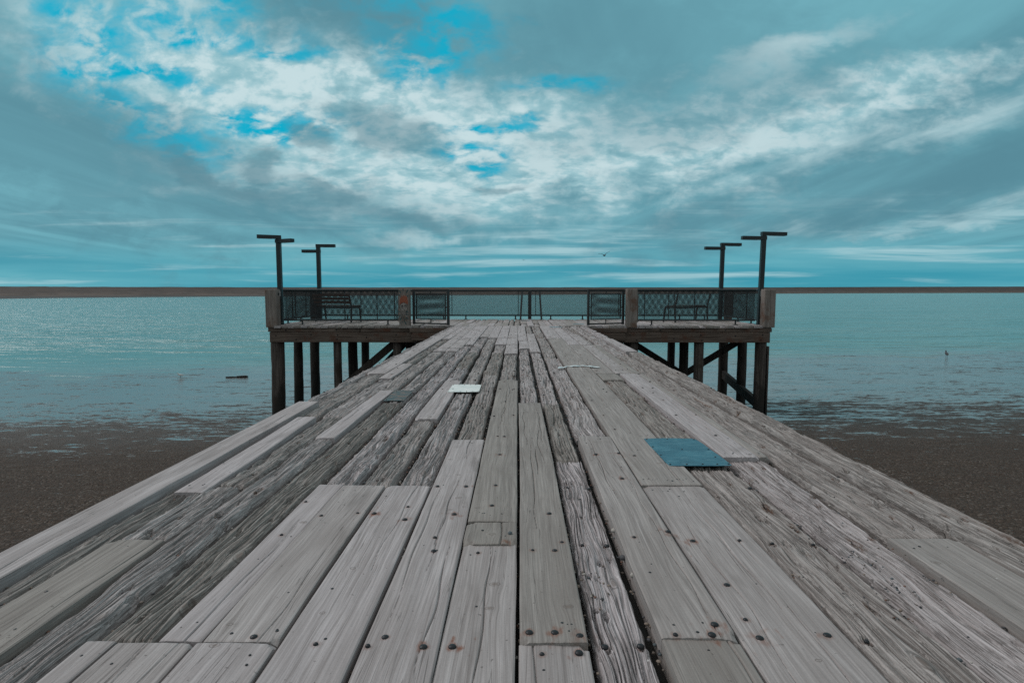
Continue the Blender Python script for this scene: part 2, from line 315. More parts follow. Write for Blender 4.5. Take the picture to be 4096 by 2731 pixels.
# ------------------------------------------------------------------ the pier
pier=empty('wooden_pier')
tag(pier,'long weathered timber pier with patched plank deck running out to a railed platform on piles','pier')
PITS=[]
BOLTS=[(x,y,r) for (x,y,r) in BOLTS]
def add_bolts():
    r=random.Random(3)
    for (x0,x1,y0,y1,t,dz) in PLANKS:
        if y1<5.4: continue
        w=x1-x0
        for y in np.arange(max(y0,5.6)+.25,y1,.62):
            for s in (.24,.76):
                if w<.12 and s>.5: continue
                if r.random()<.62: BOLTS.append((x0+w*s+r.uniform(-.02,.02),y+r.uniform(-.12,.12),1 if r.random()<.2 else 0))
add_bolts()
def plank_grid(x0,x1,y0,y1,kind,dz,seed,step=1.0,y_fine=1.15,tone=None):
    r=random.Random(seed*7+1); w=x1-x0
    ym=max(1.3,min(y0 if y0>0 else 1.3,12)); 
    dx=.0019*max(1,(ym/1.5))*step
    if kind!='R': dx*=1.1
    nx=max(6,int(w/dx)); e=.003
    sx=np.concatenate([[0,e],np.linspace(e,w-e,nx)[1:-1],[w-e,w]])
    ty=[0,e];t=y0+e
    while t<y1-e:
        d=.03 if t<y_fine else .0070*max(1,(t/1.6))**1.35*step
        t+=d; ty.append(t-y0)
    L=y1-y0; ty=[q for q in ty if q<L-e*1.5]+[L-e,L]
    ty=np.array(ty); S,T=np.meshgrid(sx,ty)           # rows along t
    X=x0+S;Y=y0+T
    rough=kind=='R'
    # wander of the edges
    amp=.007 if rough else .0022
    far=1+min(1.2,max(0,ym-3)*.12)
    el=amp*far*fbm(Y*1.7,Y*0+seed*3.1,seed,3); er=amp*far*fbm(Y*1.6,Y*0+seed*5.7+9,seed+5,3)
    if rough and x1>1.98: er=er*2.6-.006
    if rough and x0<-1.99: el=el*2.4+.006
    if rough: el=el+.0085+.0008*min(ym,6); er=er-.0085-.0008*min(ym,6)
    if rough:
        el+= .004*fbm(Y*16,Y*0+seed,seed+2,2); er+=.004*fbm(Y*15,Y*0+seed+3,seed+8,2)
    sn=S/w
    bow=(r.uniform(-.006,.006) if L>1 else 0)*np.sin(math.pi*np.clip(T/L,0,1))
    X=X+el*(1-sn)+er*sn+bow
    Y=Y+np.where(T<L/2,1,0)*(.006 if rough else .0012)*fbm(X*30,X*0+seed,seed+3,2)*sst(.1,0,T)+np.where(T>=L/2,1,0)*(.006 if rough else .0012)*fbm(X*30,X*0+seed+4,seed+3,2)*sst(.1,0,L-T)
    ed=np.minimum(S,w-S); ee=np.minimum(T,L-T)
    GX=X; H=np.zeros_like(S); rust=np.zeros_like(S); rot=np.zeros_like(S); knot=np.zeros_like(S)
    ox=seed*3.37
    if rough:
        wx=X+.014*fbm(X*7+ox,Y*2.2,seed,2)+.018*fbm(X*1.5+ox,Y*.9,seed+31,2)
        # knots bend the grain
        nk=max(1,int(L*1.5))
        for q in range(nk):
            kx=r.uniform(x0+.02,x1-.02);ky=r.uniform(y0,y1);kr=r.uniform(.010,.024)
            d2=((X-kx)/kr)**2+((Y-ky)/(kr*2.6))**2
            wx=wx+(X-kx)*np.exp(-d2*.35)*-.75
            if r.random()<.55:
                H+=.008*np.exp(-d2*1.2); 
            knot=np.maximum(knot,np.exp(-d2*1.6)*.8)
        GX=wx; gf=max(1,min(2.6,ym/3.2))
        fq=1/gf**.6
        n1=pn(wx*50*fq+ox,Y*1.15*fq,seed+1); n2=pn(wx*150+ox,Y*2.6,seed+2); n3=pn(wx*30+ox,Y*.55,seed+3); n4=pn(wx*260,Y*5,seed+4)
        H-= .0130*gf**.5*np.exp(-(n1/.21)**2)*(.55+.6*sst(-.3,.3,pn(X*9+ox,Y*1.7,seed+41)))
        H-= .0045*np.exp(-(n2/.26)**2)
        H-= .0200*np.exp(-(n3/(.05*gf))**2)*sst(-.15,.25,pn(X*3+ox,Y*.8,seed+9))
        H+= .0012*n4
        H+= .0045*fbm(X*6+ox,Y*1.4,seed+6,3)
        # rotten hollows and old fastener pits
        npit=int(L*w*(34 if ym<6 else 42))
        for q in range(npit):
            px=r.uniform(x0+.02,x1-.02); py=r.uniform(y0+.02,y1-.02)
            pr=r.uniform(.007,.015)*(1.2 if r.random()<.3 else 1)*min(1.9,max(1,ym/4.5)); pl=pr*r.uniform(1.3,3.6)
            d=np.sqrt(((X-px)/pr)**2+((Y-py)/pl)**2)+.35*pn(X*70,Y*40,seed+11)
            H-= r.uniform(.016,.034)*sst(1.05,.5,d)
            if r.random()<(.3 if px>.9 else .12): rot=np.maximum(rot,sst(1.7,.7,d))
            PITS.append((px,py,dz/1000-.012,pr))
        # long rotten troughs
        for q in range(int(L*.55+r.random())):
            px=r.uniform(x0+.03,x1-.03);py=r.uniform(y0,y1);pr=r.uniform(.008,.02);pl=r.uniform(.12,.45)
            d=np.sqrt(((wx-px)/pr)**2+((Y-py)/pl)**2)+.4*pn(X*50,Y*7,seed+12)
            H-= .022*sst(1.1,.3,d); 
            if r.random()<.6 and x0>.9: rot=np.maximum(rot,.9*sst(1.3,.6,d))
            PITS.append((px,py,dz/1000-.012,pr)); PITS.append((px,py+pl*.3,dz/1000-.012,pr)); PITS.append((px,py-pl*.4,dz/1000-.012,pr))
        eb=.016+.010*pn(Y*9+S*0,Y*0+seed,seed+14)
        H-= .028*np.clip(1-ed/np.maximum(eb,.005),0,1)**1.5
        H-= .016*np.clip(1-ee/(.020+.012*pn(X*22,X*0+seed,seed+15)),0,1)**1.5
    else:
        H+= .0018*fbm(X*8+ox,Y*1.1,seed,2)
        H+= r.uniform(-.0035,.001)*(2*sn-1)**2
        wx=X+.012*fbm(X*4+ox,Y*1.3,seed+2,2)
        for q in range(max(1,int(L*w*r.uniform(4,9)))):
            kx=r.uniform(x0+.02*min(1,w*5),x1-.02*min(1,w*5));ky=r.uniform(y0,y1);kr=r.uniform(.007,.014)
            d2=((X-kx)/(kr*1.5))**2+((Y-ky)/kr)**2
            knot=np.maximum(knot,np.exp(-d2)*r.uniform(.55,.95)); H+=.0014*np.exp(-d2*.6)
            if r.random()<.6: H+=.0022*pn(X*9+q,Y*0+ky,seed+q+50)*np.exp(-((Y-ky+.01*pn(X*14,X*0+q,seed))/.018)**2)
            wx=wx-.55*(X-kx)*np.exp(-(((X-kx)/(kr*2.4))**2+((Y-ky)/(kr*3.2))**2))
        GX=wx
        n2=pn(wx*120+ox,Y*1.2,seed+3)
        H-= .0007*np.exp(-(n2/.25)**2)
        # a few long drying checks
        for q in range(max(1,int(L*w*r.uniform(3,8)))):
            cx=r.uniform(x0+.03*min(1,w*6),x1-.03*min(1,w*6));cy=r.uniform(y0,y1);cl=r.uniform(.25,.9)
            cc=cx+.010*pn(Y*2.5,Y*0+seed+q,seed+q)*2
            wd=r.uniform(.0012,.0028)*max(1,ym/2.6)*sst(1,.2,np.abs(Y-cy)/cl)
            H-= .010*np.exp(-((X-cc)/np.maximum(wd,.0006))**2)*(np.abs(Y-cy)<cl)
        H-= .0032*np.clip(1-ed/.006,0,1)**1.5
        H-= .0025*np.clip(1-ee/.006,0,1)**1.5
        # worn, splintered corners
        for cxx,cyy in ((x0,y0),(x1,y0),(x0,y1),(x1,y1)):
            if r.random()<.4:
                d=np.sqrt((X-cxx)**2+(Y-cyy)**2)/r.uniform(.02,.05)+.3*pn(X*40,Y*40,seed+19)
                H-=.012*sst(1,.2,d)
    for (bx,by,br) in BOLTS:
        if x0-.05<bx<x1+.05 and y0-.1<by<y1+.1:
            d=np.sqrt((X-bx)**2+(Y-by)**2)
            if br: rust=np.maximum(rust,sst(.022+.022*((bx*977)%1),.008,d*(1+.9*pn(X*45,Y*25,seed+21)))*(.45+.5*((by*613)%1)))
            else: rust=np.maximum(rust,sst(.020,.012,d)*.35)
            if rough: H-= .010*sst(.028,.014,d)
    if isinstance(dz,tuple): Z=(dz[0]+(dz[1]-dz[0])*np.clip(T/L,0,1))/1000+H; dz=dz[0]
    else: Z=dz/1000+H
    nr,nc=S.shape
    V=np.stack([X,Y,Z],-1).reshape(-1,3)
    ii=np.arange(nr*nc).reshape(nr,nc)
    Q=np.stack([ii[:-1,:-1],ii[:-1,1:],ii[1:,1:],ii[1:,:-1]],-1).reshape(-1,4)
    per=np.concatenate([ii[0,:],ii[1:,-1],ii[-1,-2::-1],ii[-2:0:-1,0]])
    top=V[per].copy(); top[:,2]-=.0004; bot=top.copy(); bot[:,2]=-.068+min(dz,4)/1000
    n=len(V);m=len(per)
    V=np.concatenate([V,top,bot]); a=n+np.arange(m);b=a+m
    Q=np.concatenate([Q,np.stack([np.roll(a,-1),a,b,np.roll(b,-1)],-1)])
    tone=np.full(len(V),r.random() if tone is None else tone)
    ext=lambda q:np.concatenate([q.ravel(),q.ravel()[per],q.ravel()[per]])
    return V,Q,{'tone':tone,'rust':ext(rust),'rot':ext(rot),'knot':ext(knot),'gx':ext(GX)}
class Acc:
    def __init__(s): s.v=[];s.q=[];s.a={};s.n=0
    def add(s,V,Q,A):
        s.v.append(V);s.q.append(Q+s.n);s.n+=len(V)
        for k,x in A.items(): s.a.setdefault(k,[]).append(x)
    def build(s,name,mat,parent):
        return npmesh(name,np.concatenate(s.v),np.concatenate(s.q),mat,parent,{k:np.concatenate(x) for k,x in s.a.items()})
acc=Acc(); boards=[]
for i,(x0,x1,y0,y1,t,dz) in enumerate(PLANKS):
    t2='R' if t=='G' else t
    d=dz if t2=='S' else dz-4+((i*37)%7-3)
    if i in (0,2): d=((12,28),(5,32))[i//2]
    pale=i in (0,2,9,10,22,36) or (t2=='S' and y0>9)
    g=plank_grid(x0,x1,y0,y1,t2,d,i+1,tone=(.8+.2*((i*29)%10)/10) if pale else None)
    if t2=='S': boards.append(g)
    else: acc.add(*g)
deck=acc.build('plank_deck',M['rough'],pier)
tag(deck,'old split and pitted planks of the deck')
for g in boards:
    a=Acc(); a.add(*g); tag(a.build('replacement_board',M['smooth'],deck),'smoother grey board set in among the old planks')
# platform decking, boards running out to sea
acc=Acc(); x=-7.42; i=0
pr=random.Random(11)
while x<7.40:
    w=pr.uniform(.17,.22); x1=min(x+w-.008,7.44)
    ys=17.155 if abs((x+x1)/2)<2.03 else 17.19+pr.uniform(-.06,.03)
    cut=pr.uniform(18.2,20.4) if pr.random()<.6 else None
    for (a,b) in ([(ys,cut-.004),(cut+.004,21.30)] if cut else [(ys,21.30)]):
        acc.add(*plank_grid(x,x1,a,b,'R' if pr.random()<.22 else 'S',pr.uniform(-6,4),300+i,step=1.6)); i+=1
    x+=w
pd=acc.build('platform_deck',M['smooth'],pier); tag(pd,'pale boards of the platform floor')
# old boards under the planks, stringers and cross heads
b=MB(); b.box(-1.97,1.97,-1.7,17.1,-.12,-.082); 
b.box(-7.38,7.38,17.52,21.2,-.12,-.082); b.build('under_boards',M['subdeck'],pier)
for x in (-1.8,-.9,0,.9,1.8):
    b=MB(); b.box(x-.09,x+.09,-1.6,17.18,-.42,-.122,.01); b.build('stringer',M['beam'],pier)
for y in (.8,4.2,7.6,11.0,14.4):
    b=MB(); b.box(-2.05,2.05,y-.14,y+.14,-.70,-.422,.012); b.build('cross_head',M['beam'],pier)
# rim beams of the platform: two courses front, two sides, rear
def beam(name,x0,x1,y0,y1,z0,z1,mat,c=.012): 
    q=MB(); q.box(x0,x1,y0,y1,z0,z1,c); return q.build(name,mat,pier)
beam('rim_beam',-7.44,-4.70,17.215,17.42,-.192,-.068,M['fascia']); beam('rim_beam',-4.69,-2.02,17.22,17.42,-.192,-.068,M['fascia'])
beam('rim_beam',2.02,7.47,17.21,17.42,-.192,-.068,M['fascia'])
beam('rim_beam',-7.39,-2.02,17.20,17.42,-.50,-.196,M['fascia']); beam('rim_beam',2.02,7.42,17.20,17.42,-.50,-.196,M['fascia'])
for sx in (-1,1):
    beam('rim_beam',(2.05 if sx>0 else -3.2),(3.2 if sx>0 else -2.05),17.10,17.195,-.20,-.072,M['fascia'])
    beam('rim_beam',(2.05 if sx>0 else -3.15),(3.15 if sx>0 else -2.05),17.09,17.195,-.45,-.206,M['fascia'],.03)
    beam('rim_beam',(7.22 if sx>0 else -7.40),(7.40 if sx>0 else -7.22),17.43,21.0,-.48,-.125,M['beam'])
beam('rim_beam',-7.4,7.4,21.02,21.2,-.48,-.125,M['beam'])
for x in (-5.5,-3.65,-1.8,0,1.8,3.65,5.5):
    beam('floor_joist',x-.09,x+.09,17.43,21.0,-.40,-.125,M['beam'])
# piles
def pile(x,y,r,mat,seed,top=-.5,lean=(0,0),bot=-4.2,slab=False):
    rr=random.Random(seed); n=20; zs=np.linspace(top,bot,40)
    A,Z=np.meshgrid(np.linspace(0,2*math.pi,n,endpoint=False),zs)
    rad=r*(1+.05*fbm(np.cos(A)*1.5+seed,np.sin(A)*1.5+Z*.7,seed,3)+.045*pn(A*3.3+seed,Z*1.1,seed+4)-.22*np.clip(pn(np.cos(A)*1.2+Z*.0+seed,np.sin(A)*1.2+Z*1.6,seed+7)-.28,0,1))
    X=x+rad*np.cos(A)+lean[0]*(Z-top); Y=y+rad*np.sin(A)+lean[1]*(Z-top)
    V=np.stack([X,Y,Z],-1).reshape(-1,3); ii=np.arange(len(zs)*n).reshape(len(zs),n); j=np.roll(ii,-1,1)
    Q=np.stack([ii[:-1],ii[1:],j[1:],j[:-1]],-1).reshape(-1,4)
    return npmesh('pile',V,Q,mat,pier)
for i,(x,y,r,mt) in enumerate([(-7.25,17.42,.195,'pile_lit'),(-5.44,17.42,.118,'pile_lit'),(-3.64,17.42,.125,'pile_lit'),
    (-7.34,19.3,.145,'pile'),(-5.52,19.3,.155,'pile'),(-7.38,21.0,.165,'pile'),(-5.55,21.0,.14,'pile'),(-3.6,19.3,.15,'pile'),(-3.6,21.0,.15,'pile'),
    (3.46,17.42,.13,'pile_lit'),(5.40,17.42,.145,'pile_lit'),(7.24,17.42,.165,'pile_lit'),(5.49,19.3,.15,'pile'),(7.42,19.3,.15,'pile'),
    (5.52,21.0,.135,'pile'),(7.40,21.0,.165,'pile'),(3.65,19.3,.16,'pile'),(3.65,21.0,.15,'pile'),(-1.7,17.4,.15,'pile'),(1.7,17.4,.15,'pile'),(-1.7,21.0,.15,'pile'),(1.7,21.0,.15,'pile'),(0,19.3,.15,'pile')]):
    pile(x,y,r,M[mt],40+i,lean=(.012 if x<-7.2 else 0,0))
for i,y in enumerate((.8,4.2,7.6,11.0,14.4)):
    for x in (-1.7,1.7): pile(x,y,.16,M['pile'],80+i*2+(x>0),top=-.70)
def brace(a,b,w=.10,h=.22):
    q=MB(); q.bar(a,b,w,h); q.build('brace',M['pile'],pier)
brace((-3.75,17.62,-.55),(-5.9,17.62,-2.35)); brace((-3.6,19.5,-.5),(-5.6,19.5,-2.6))
brace((3.4,19.50,-.43),(5.6,19.50,-1.81),.1,.2); brace((5.45,19.5,-1.84),(7.5,19.5,-.57),.1,.2)
brace((7.38,20.95,-1.95),(7.30,17.5,-2.43),.12,.28)
q=MB(); q.box(7.40,7.45,17.30,17.42,-4.0,-.62); q.build('splice_plank',M['pile_lit'],pier)
q=MB()
for (x,z) in ((-7.2,-.30),(-6.6,-.42),(-6.15,-.27),(-5.38,-.40),(-5.36,-.28),(-4.5,-.35),(-3.66,-.42),(-3.62,-.27),(-6.9,-.13),(-5.4,-.12),(3.3,-.28),(3.5,-.42),(4.6,-.38),(5.38,-.28),(5.42,-.43),(6.4,-.30),(7.15,-.42),(7.2,-.27),(4.2,-.13),(6.1,-.12)):
    q.tube([(x,17.205,z),(x,17.185,z)],[.022,.016],8)
tag(q.build('fascia_bolts',M['bolt'],pier),kind='stuff')
# bolt heads
def bolt_mb(x,y,z,r,h,b):
    n=10; vs=[(x,y,z+h)];
    for (f,g) in ((.55,.85),(.9,.45),(1.0,0),(1.0,-.6)):
        vs+=[(x+r*f*math.cos(2*math.pi*k/n),y+r*f*math.sin(2*math.pi*k/n),z+h*g) for k in range(n)]
    fs=[(0,1+k,1+(k+1)%n) for k in range(n)]
    for q in range(3):
        for k in range(n): fs.append((1+q*n+k,1+(q+1)*n+k,1+(q+1)*n+(k+1)%n,1+q*n+(k+1)%n))
    b.add(vs,fs,True)
def plank_at(x,y):
    for p in PLANKS:
        if p[0]-.01<=x<=p[1]+.01 and p[2]<=y<=p[3]: return p
    return None
far=MB(); nb=0
for (x,y,rs) in BOLTS:
    p=plank_at(x,y)
    z=(p[5] if p else 0)/1000; z=z-.010 if (p and p[4]!='S') else z
    rad=(.0118 if rs else rng.choice((.0075,.0085,.011)))*(1 if y<6 else .95)
    if nb<96 and y<6.2:
        b=MB(); bolt_mb(x,y,z,rad,.0055,b); b.build('bolt_head',M['bolt'],pier); nb+=1
    else: bolt_mb(x,y,z,rad,.006,far)
nr_=random.Random(21)
for (x0,x1,y0,y1,t,dz) in PLANKS:
    if t!='S' or y0>7: continue
    for q in range(max(2,int((min(y1,7.5)-max(y0,1.2))*(x1-x0)*26))):
        yy=nr_.choice((max(y0,1.25)+.05+nr_.uniform(0,.05),min(y1,7.5)-.05-nr_.uniform(0,.05),nr_.uniform(max(y0,1.25),min(y1,7.5))))
        bolt_mb(nr_.uniform(x0+.02,x1-.02),yy,(dz if dz not in (38,42) else 19)/1000-.0005,nr_.uniform(.003,.0058),.0015,far)
tag(far.build('small_bolt_heads',M['bolt'],pier),kind='stuff')

# pebbles lodged in the gaps and hollows
pm,nt,bs=newmat('beach_pebbles'); k=NT(nt); t=k.attr('tone')
cr=k.n('ShaderNodeValToRGB',Fac=t); cr.color_ramp.interpolation='CONSTANT'
for i,(p,c) in enumerate(((0,(.055,.055,.06)),(.3,(.12,.10,.085)),(.5,(.20,.16,.13)),(.65,(.08,.10,.11)),(.8,(.16,.085,.06)),(.92,(.36,.34,.31)))):
    e=cr.color_ramp.elements[i] if i<2 else cr.color_ramp.elements.new(p)
    e.position=p; e.color=(*c,1)
nt.links.new(cr.outputs[0],bs.inputs['Base Color']); bs.inputs['Roughness'].default_value=.75
PH=(1+5**.5)/2
ico=np.array([(-1,PH,0),(1,PH,0),(-1,-PH,0),(1,-PH,0),(0,-1,PH),(0,1,PH),(0,-1,-PH),(0,1,-PH),(PH,0,-1),(PH,0,1),(-PH,0,-1),(-PH,0,1)])/math.sqrt(1+PH*PH)
icf=np.array([(0,11,5),(0,5,1),(0,1,7),(0,7,10),(0,10,11),(1,5,9),(5,11,4),(11,10,2),(10,7,6),(7,1,8),(3,9,4),(3,4,2),(3,2,6),(3,6,8),(3,8,9),(4,9,5),(2,4,11),(6,2,10),(8,6,7),(9,8,1)])
pv=[];pf=[];pt=[]
def pebble(x,y,z,s,tone=None):
    sc=np.array((s*rng.uniform(.8,1.3),s*rng.uniform(.8,1.4),s*rng.uniform(.5,.85))); a=rng.uniform(0,6.28)
    v=ico*sc*(1+np.array([rng.uniform(-.12,.12) for _ in range(12)]))[:,None]
    v=np.stack([v[:,0]*math.cos(a)-v[:,1]*math.sin(a),v[:,0]*math.sin(a)+v[:,1]*math.cos(a),v[:,2]],-1)+np.array((x,y,z))
    pf.append(icf+12*len(pv)); pv.append(v); pt.append(np.full(12,rng.random() if tone is None else tone))
for (x0,x1,y0,y1,t,dz) in PLANKS:
    if y0>6.5: continue
    for q in range(int((min(y1,6.5)-max(y0,1.2))*rng.choice((10,22,40)))):
        pebble(x1+rng.uniform(-.003,.016),rng.uniform(max(y0,1.2),min(y1,6.5)),-.052+rng.uniform(0,.03),rng.uniform(.003,.0075))
for (px,py,pz,pr_) in PITS:
    if 1.2<py<7 and rng.random()<.45:
        for q in range(rng.choice((1,2,3,4))): pebble(px+rng.uniform(-.6,.6)*pr_,py+rng.uniform(-1,1)*pr_,pz+rng.uniform(-.004,.004),rng.uniform(.0025,.0055))
for q in range(50):
    pebble(rng.gauss(1.32,.12),rng.gauss(2.05,.16),rng.uniform(-.008,-.002),rng.uniform(.0025,.0045))
for q in range(16): pebble(rng.gauss(.255,.03),rng.gauss(1.95,.10),rng.uniform(-.012,-.006),rng.uniform(.003,.007))
for q in range(90): pebble(rng.uniform(.95,1.95),rng.uniform(1.5,7),rng.uniform(-.003,.003),rng.uniform(.002,.0045))
pebble(.405,2.39,-.004,.012,.95); pebble(.408,2.0,-.004,.011,.95); pebble(-.034,2.333,.006,.012,.7); pebble(.402,2.15,-.01,.014,.2)
tag(npmesh('pebbles',np.concatenate(pv),None,pm,None,{'tone':np.concatenate(pt)},True,np.concatenate(pf)),'small beach pebbles scattered in the gaps and hollows of the deck','pebbles',None,'stuff')

# sheets nailed to the deck
def sheet(name,pts,z,th,mat,label,cat,group=None,nails=None,rnd=0.0,n=14):
    """a thin bent plate over the quad pts (near-left, near-right, far-right, far-left)"""
    c=np.mean(np.array(pts),0); o=empty(name,(c[0],c[1],z)); tag(o,label,cat,group)
    P=np.array(pts)-c; u=np.linspace(0,1,n);U,Vv=np.meshgrid(u,u)
    B=(P[0]*((1-U)*(1-Vv))[...,None]+P[1]*(U*(1-Vv))[...,None]+P[2]*(U*Vv)[...,None]+P[3]*((1-U)*Vv)[...,None])
    if rnd:
        for cu,cv in ((0,0),(1,0),(1,1),(0,1)):
            d=np.maximum(np.abs(U-cu),np.abs(Vv-cv)); k=sst(.12,0,d)*rnd
            B=B*(1-k)[...,None]
    Z=.0022*fbm(B[...,0]*7+z*90,B[...,1]*7,int(c[0]*10)+77,3)
    top=np.concatenate([B,(Z+th)[...,None]],-1).reshape(-1,3)
    ii=np.arange(n*n).reshape(n,n); Q=np.stack([ii[:-1,:-1],ii[:-1,1:],ii[1:,1:],ii[1:,:-1]],-1).reshape(-1,4)
    per=np.concatenate([ii[0,:],ii[1:,-1],ii[-1,-2::-1],ii[-2:0:-1,0]]); tp=top[per].copy(); bt=tp.copy(); bt[:,2]-=th
    a=n*n+np.arange(len(per)); bb=a+len(per)
    Q=np.concatenate([Q,np.stack([np.roll(a,-1),a,bb,np.roll(bb,-1)],-1)])
    npmesh('plate',np.concatenate([top,tp,bt]),Q,mat,o)
    for (f,g) in nails or ():
        p=(P[0]*(1-f)*(1-g)+P[1]*f*(1-g)+P[2]*f*g+P[3]*(1-f)*g)
        q=MB(); bolt_mb(p[0],p[1],th+.001,.006,.003,q); q.build('nail',M['bolt'],o)
    return o
NB=[(.04,.05),(.3,.05),(.55,.05),(.78,.05),(.96,.05),(.03,.35),(.03,.65),(.05,.95),(.45,.96),(.95,.95),(.96,.55),(.9,.28),(.5,.55)]
sheet('metal_plate',[(.86,3.256),(1.228,3.266),(1.196,3.889),(.845,3.889)],.0105,.0018,M['blue'],'scuffed blue painted metal plate nailed flat over a rotten hole in the deck','metal plate',None,NB,.03)
NW=[(.03,.06),(.2,.05),(.4,.04),(.6,.05),(.8,.04),(.97,.06),(.03,.94),(.22,.95),(.42,.93),(.62,.95),(.8,.94),(.97,.94)]
sheet('metal_sheet',[(-.70,5.695),(-.389,5.72),(-.393,6.179),(-.698,6.179)],.0095,.0015,M['white'],'small bright white rectangular sheet nailed over two planks left of the middle','metal sheet',None,NW,0)
sheet('painted_patch',[(-1.232,5.24),(-1.048,5.24),(-1.048,5.80),(-1.232,5.80)],.009,.002,M['green'],'dark patch with peeling grey green paint on a plank end','painted patch',None,[(.1,.1),(.9,.1),(.1,.9),(.9,.9)])
o=empty('plastic_strip',(.78,7.6,.016)); tag(o,'crumpled pale strip lying curved across the planks right of the middle','plastic strip')
us=np.linspace(0,1,40); V=[];
for u in us:
    x=-.27+.55*u; yc=-.13+.24*math.sin(u*math.pi*.9)+.0; wv=.045+.02*math.sin(u*17)+.012*math.sin(u*41)
    zz=.004+.003*math.sin(u*33)
    V+=[(x,yc-wv,zz),(x+.005,yc+wv,zz+.002*math.sin(u*21+1)),]
Q=[(2*i,2*i+2,2*i+3,2*i+1) for i in range(39)]
st=npmesh('strip',V,Q,M['strip'],o); st.modifiers.new('Solidify','SOLIDIFY').thickness=.002
for i,(x,y,w,l) in enumerate(((1.05,16.4,.34,'thin pale blue metal strip nailed down before the platform edge'),(.24,20.0,.30,'thin pale blue metal strip nailed down near the rear railing'),(1.85,17.9,.33,'thin pale blue metal strip nailed down beside the open right gate'))):
    sheet('metal_strip',[(x-w/2,y-.07),(x+w/2,y-.07),(x+w/2,y+.07),(x-w/2,y+.07)],.012,.003,M['strip'] if 0 else M['blue_pale'],l,'metal strip','thin metal strips across the far planks',[(.08,.5),(.92,.5)],0,6)

# ------------------------------------------------------------------ railings
def lattice(x0,x1,z0,z1,w=.036,h=.060,sw=.0095,th=.004):
    b=MB(); k=w/h; L=z1-z0
    nx,nz=np.array((h,-w))/math.hypot(h,w)*sw/2
    for sgn,yo in ((1,-.0025),(-1,.0025)):
        c=x0-L*k if sgn>0 else x0
        end=x1 if sgn>0 else x1+L*k
        while c<end:
            # x = c + sgn*k*(z-z0)
            za,zb=z0,z1; xa=c; xb=c+sgn*k*L
            lo,hi=(xa,xb) if sgn>0 else (xb,xa)
            def zat(x): return z0+(x-c)/(sgn*k)
            if sgn>0:
                if xa<x0: za=zat(x0);xa=x0
                if xb>x1: zb=zat(x1);xb=x1
            else:
                if xa>x1: za=zat(x1);xa=x1
                if xb<x0: zb=zat(x0);xb=x0
            if zb-za>.005:
                px,pz=nx,nz*sgn
                vs=[]
                for (x,z) in ((xa,za),(xb,zb)):
                    for yy in (yo-th/2,yo+th/2):
                        vs+=[(x-px,yy,z-pz),(x+px,yy,z+pz)]
                b.add(vs,[(0,1,5,4),(2,6,7,3),(0,4,6,2),(1,3,7,5)])
            c+=w
    return b
def railing(p0,p1,label,feet,uprights=(),ends=(False,False),z_top=1.045,z_bot=.145,rt=.036,rb=.028,group='railings round the platform'):
    p0=np.array(p0,float);p1=np.array(p1,float); d=p1-p0; L=float(np.hypot(*d)); o=empty('metal_railing',(p0[0],p0[1],0),math.atan2(d[1],d[0])); tag(o,label,'railing',group)
    b=MB(); b.tube([(0,0,z_top),(L,0,z_top)],rt,14); b.build('top_rail',M['paint'],o)
    b=MB(); b.tube([(0,0,z_bot),(L,0,z_bot)],rb,12); b.build('bottom_rail',M['paint'],o)
    lattice(.02,L-.02,z_bot+rb-.004,z_top-rt+.004).build('mesh_panel',M['mesh'],o)
    for x in feet:
        b=MB(); b.tube([(x,0,.012),(x,0,z_bot)],.024,10); b.box(x-.06,x+.06,-.05,.05,.002,.014); b.build('foot',M['frame'],o)
    for x in uprights:
        b=MB(); b.box(x-.011,x+.011,-.014,.014,z_bot,z_top); b.build('upright',M['frame'],o)
    for x,e in ((0.02,ends[0]),(L-.02,ends[1])):
        if e:
            b=MB(); b.box(x-.032,x+.032,-.035,.035,.01,z_top); b.build('end_post',M['frame'],o)
    return o
railing((-7.10,17.62),(-3.40,17.62),'front railing of dark metal mesh between the white tagged lamp and the painted skull post',(.55,3.15),(.35,1.85,2.83,3.36))
railing((3.42,17.62),(7.12,17.62),'front railing of dark metal mesh between the plain grey inner post and the right lamp',(.60,3.12),(.38,1.10,1.88,2.65))
railing((-7.30,21.12),(.405,21.12),'rear railing of dark mesh facing the water, left half ending in the middle post',(1.1,2.9,4.6,5.4,7.2),(1.6,3.1,4.9,7.3),(0,1))
railing((.425,21.12),(7.30,21.12),'rear railing of dark mesh facing the water, right half behind the bare bench frame',(.75,1.9,3.7,5.4,6.3),(.2,3.2,5.2),(1,0))
railing((-7.28,17.85),(-7.28,21.0),'side railing of dark mesh receding behind the lamp at the rust stained post',(.5,1.6,2.6),(.9,2.1))
railing((7.30,17.85),(7.30,21.0),'side railing of dark mesh receding behind the slatless bench to the corner',(.5,1.6,2.6),(.9,2.1))
for x,l in ((.08,'slanted dark metal prop bracing the rear railing left of its middle'),(.83,'slanted dark metal prop bracing the rear railing right of its middle')):
    s=-1 if x<.4 else 1
    o=empty('rail_prop',(x,20.8,0)); tag(o,l,'prop','props of the rear railing')
    b=MB(); b.bar((0.0,0,.005),(-s*.06,.30,1.0),.055,.05); b.build('stay',M['frame'],o)
    b=MB(); b.box(-.07,.07,-.06,.06,.003,.018); b.build('foot_plate',M['frame'],o)
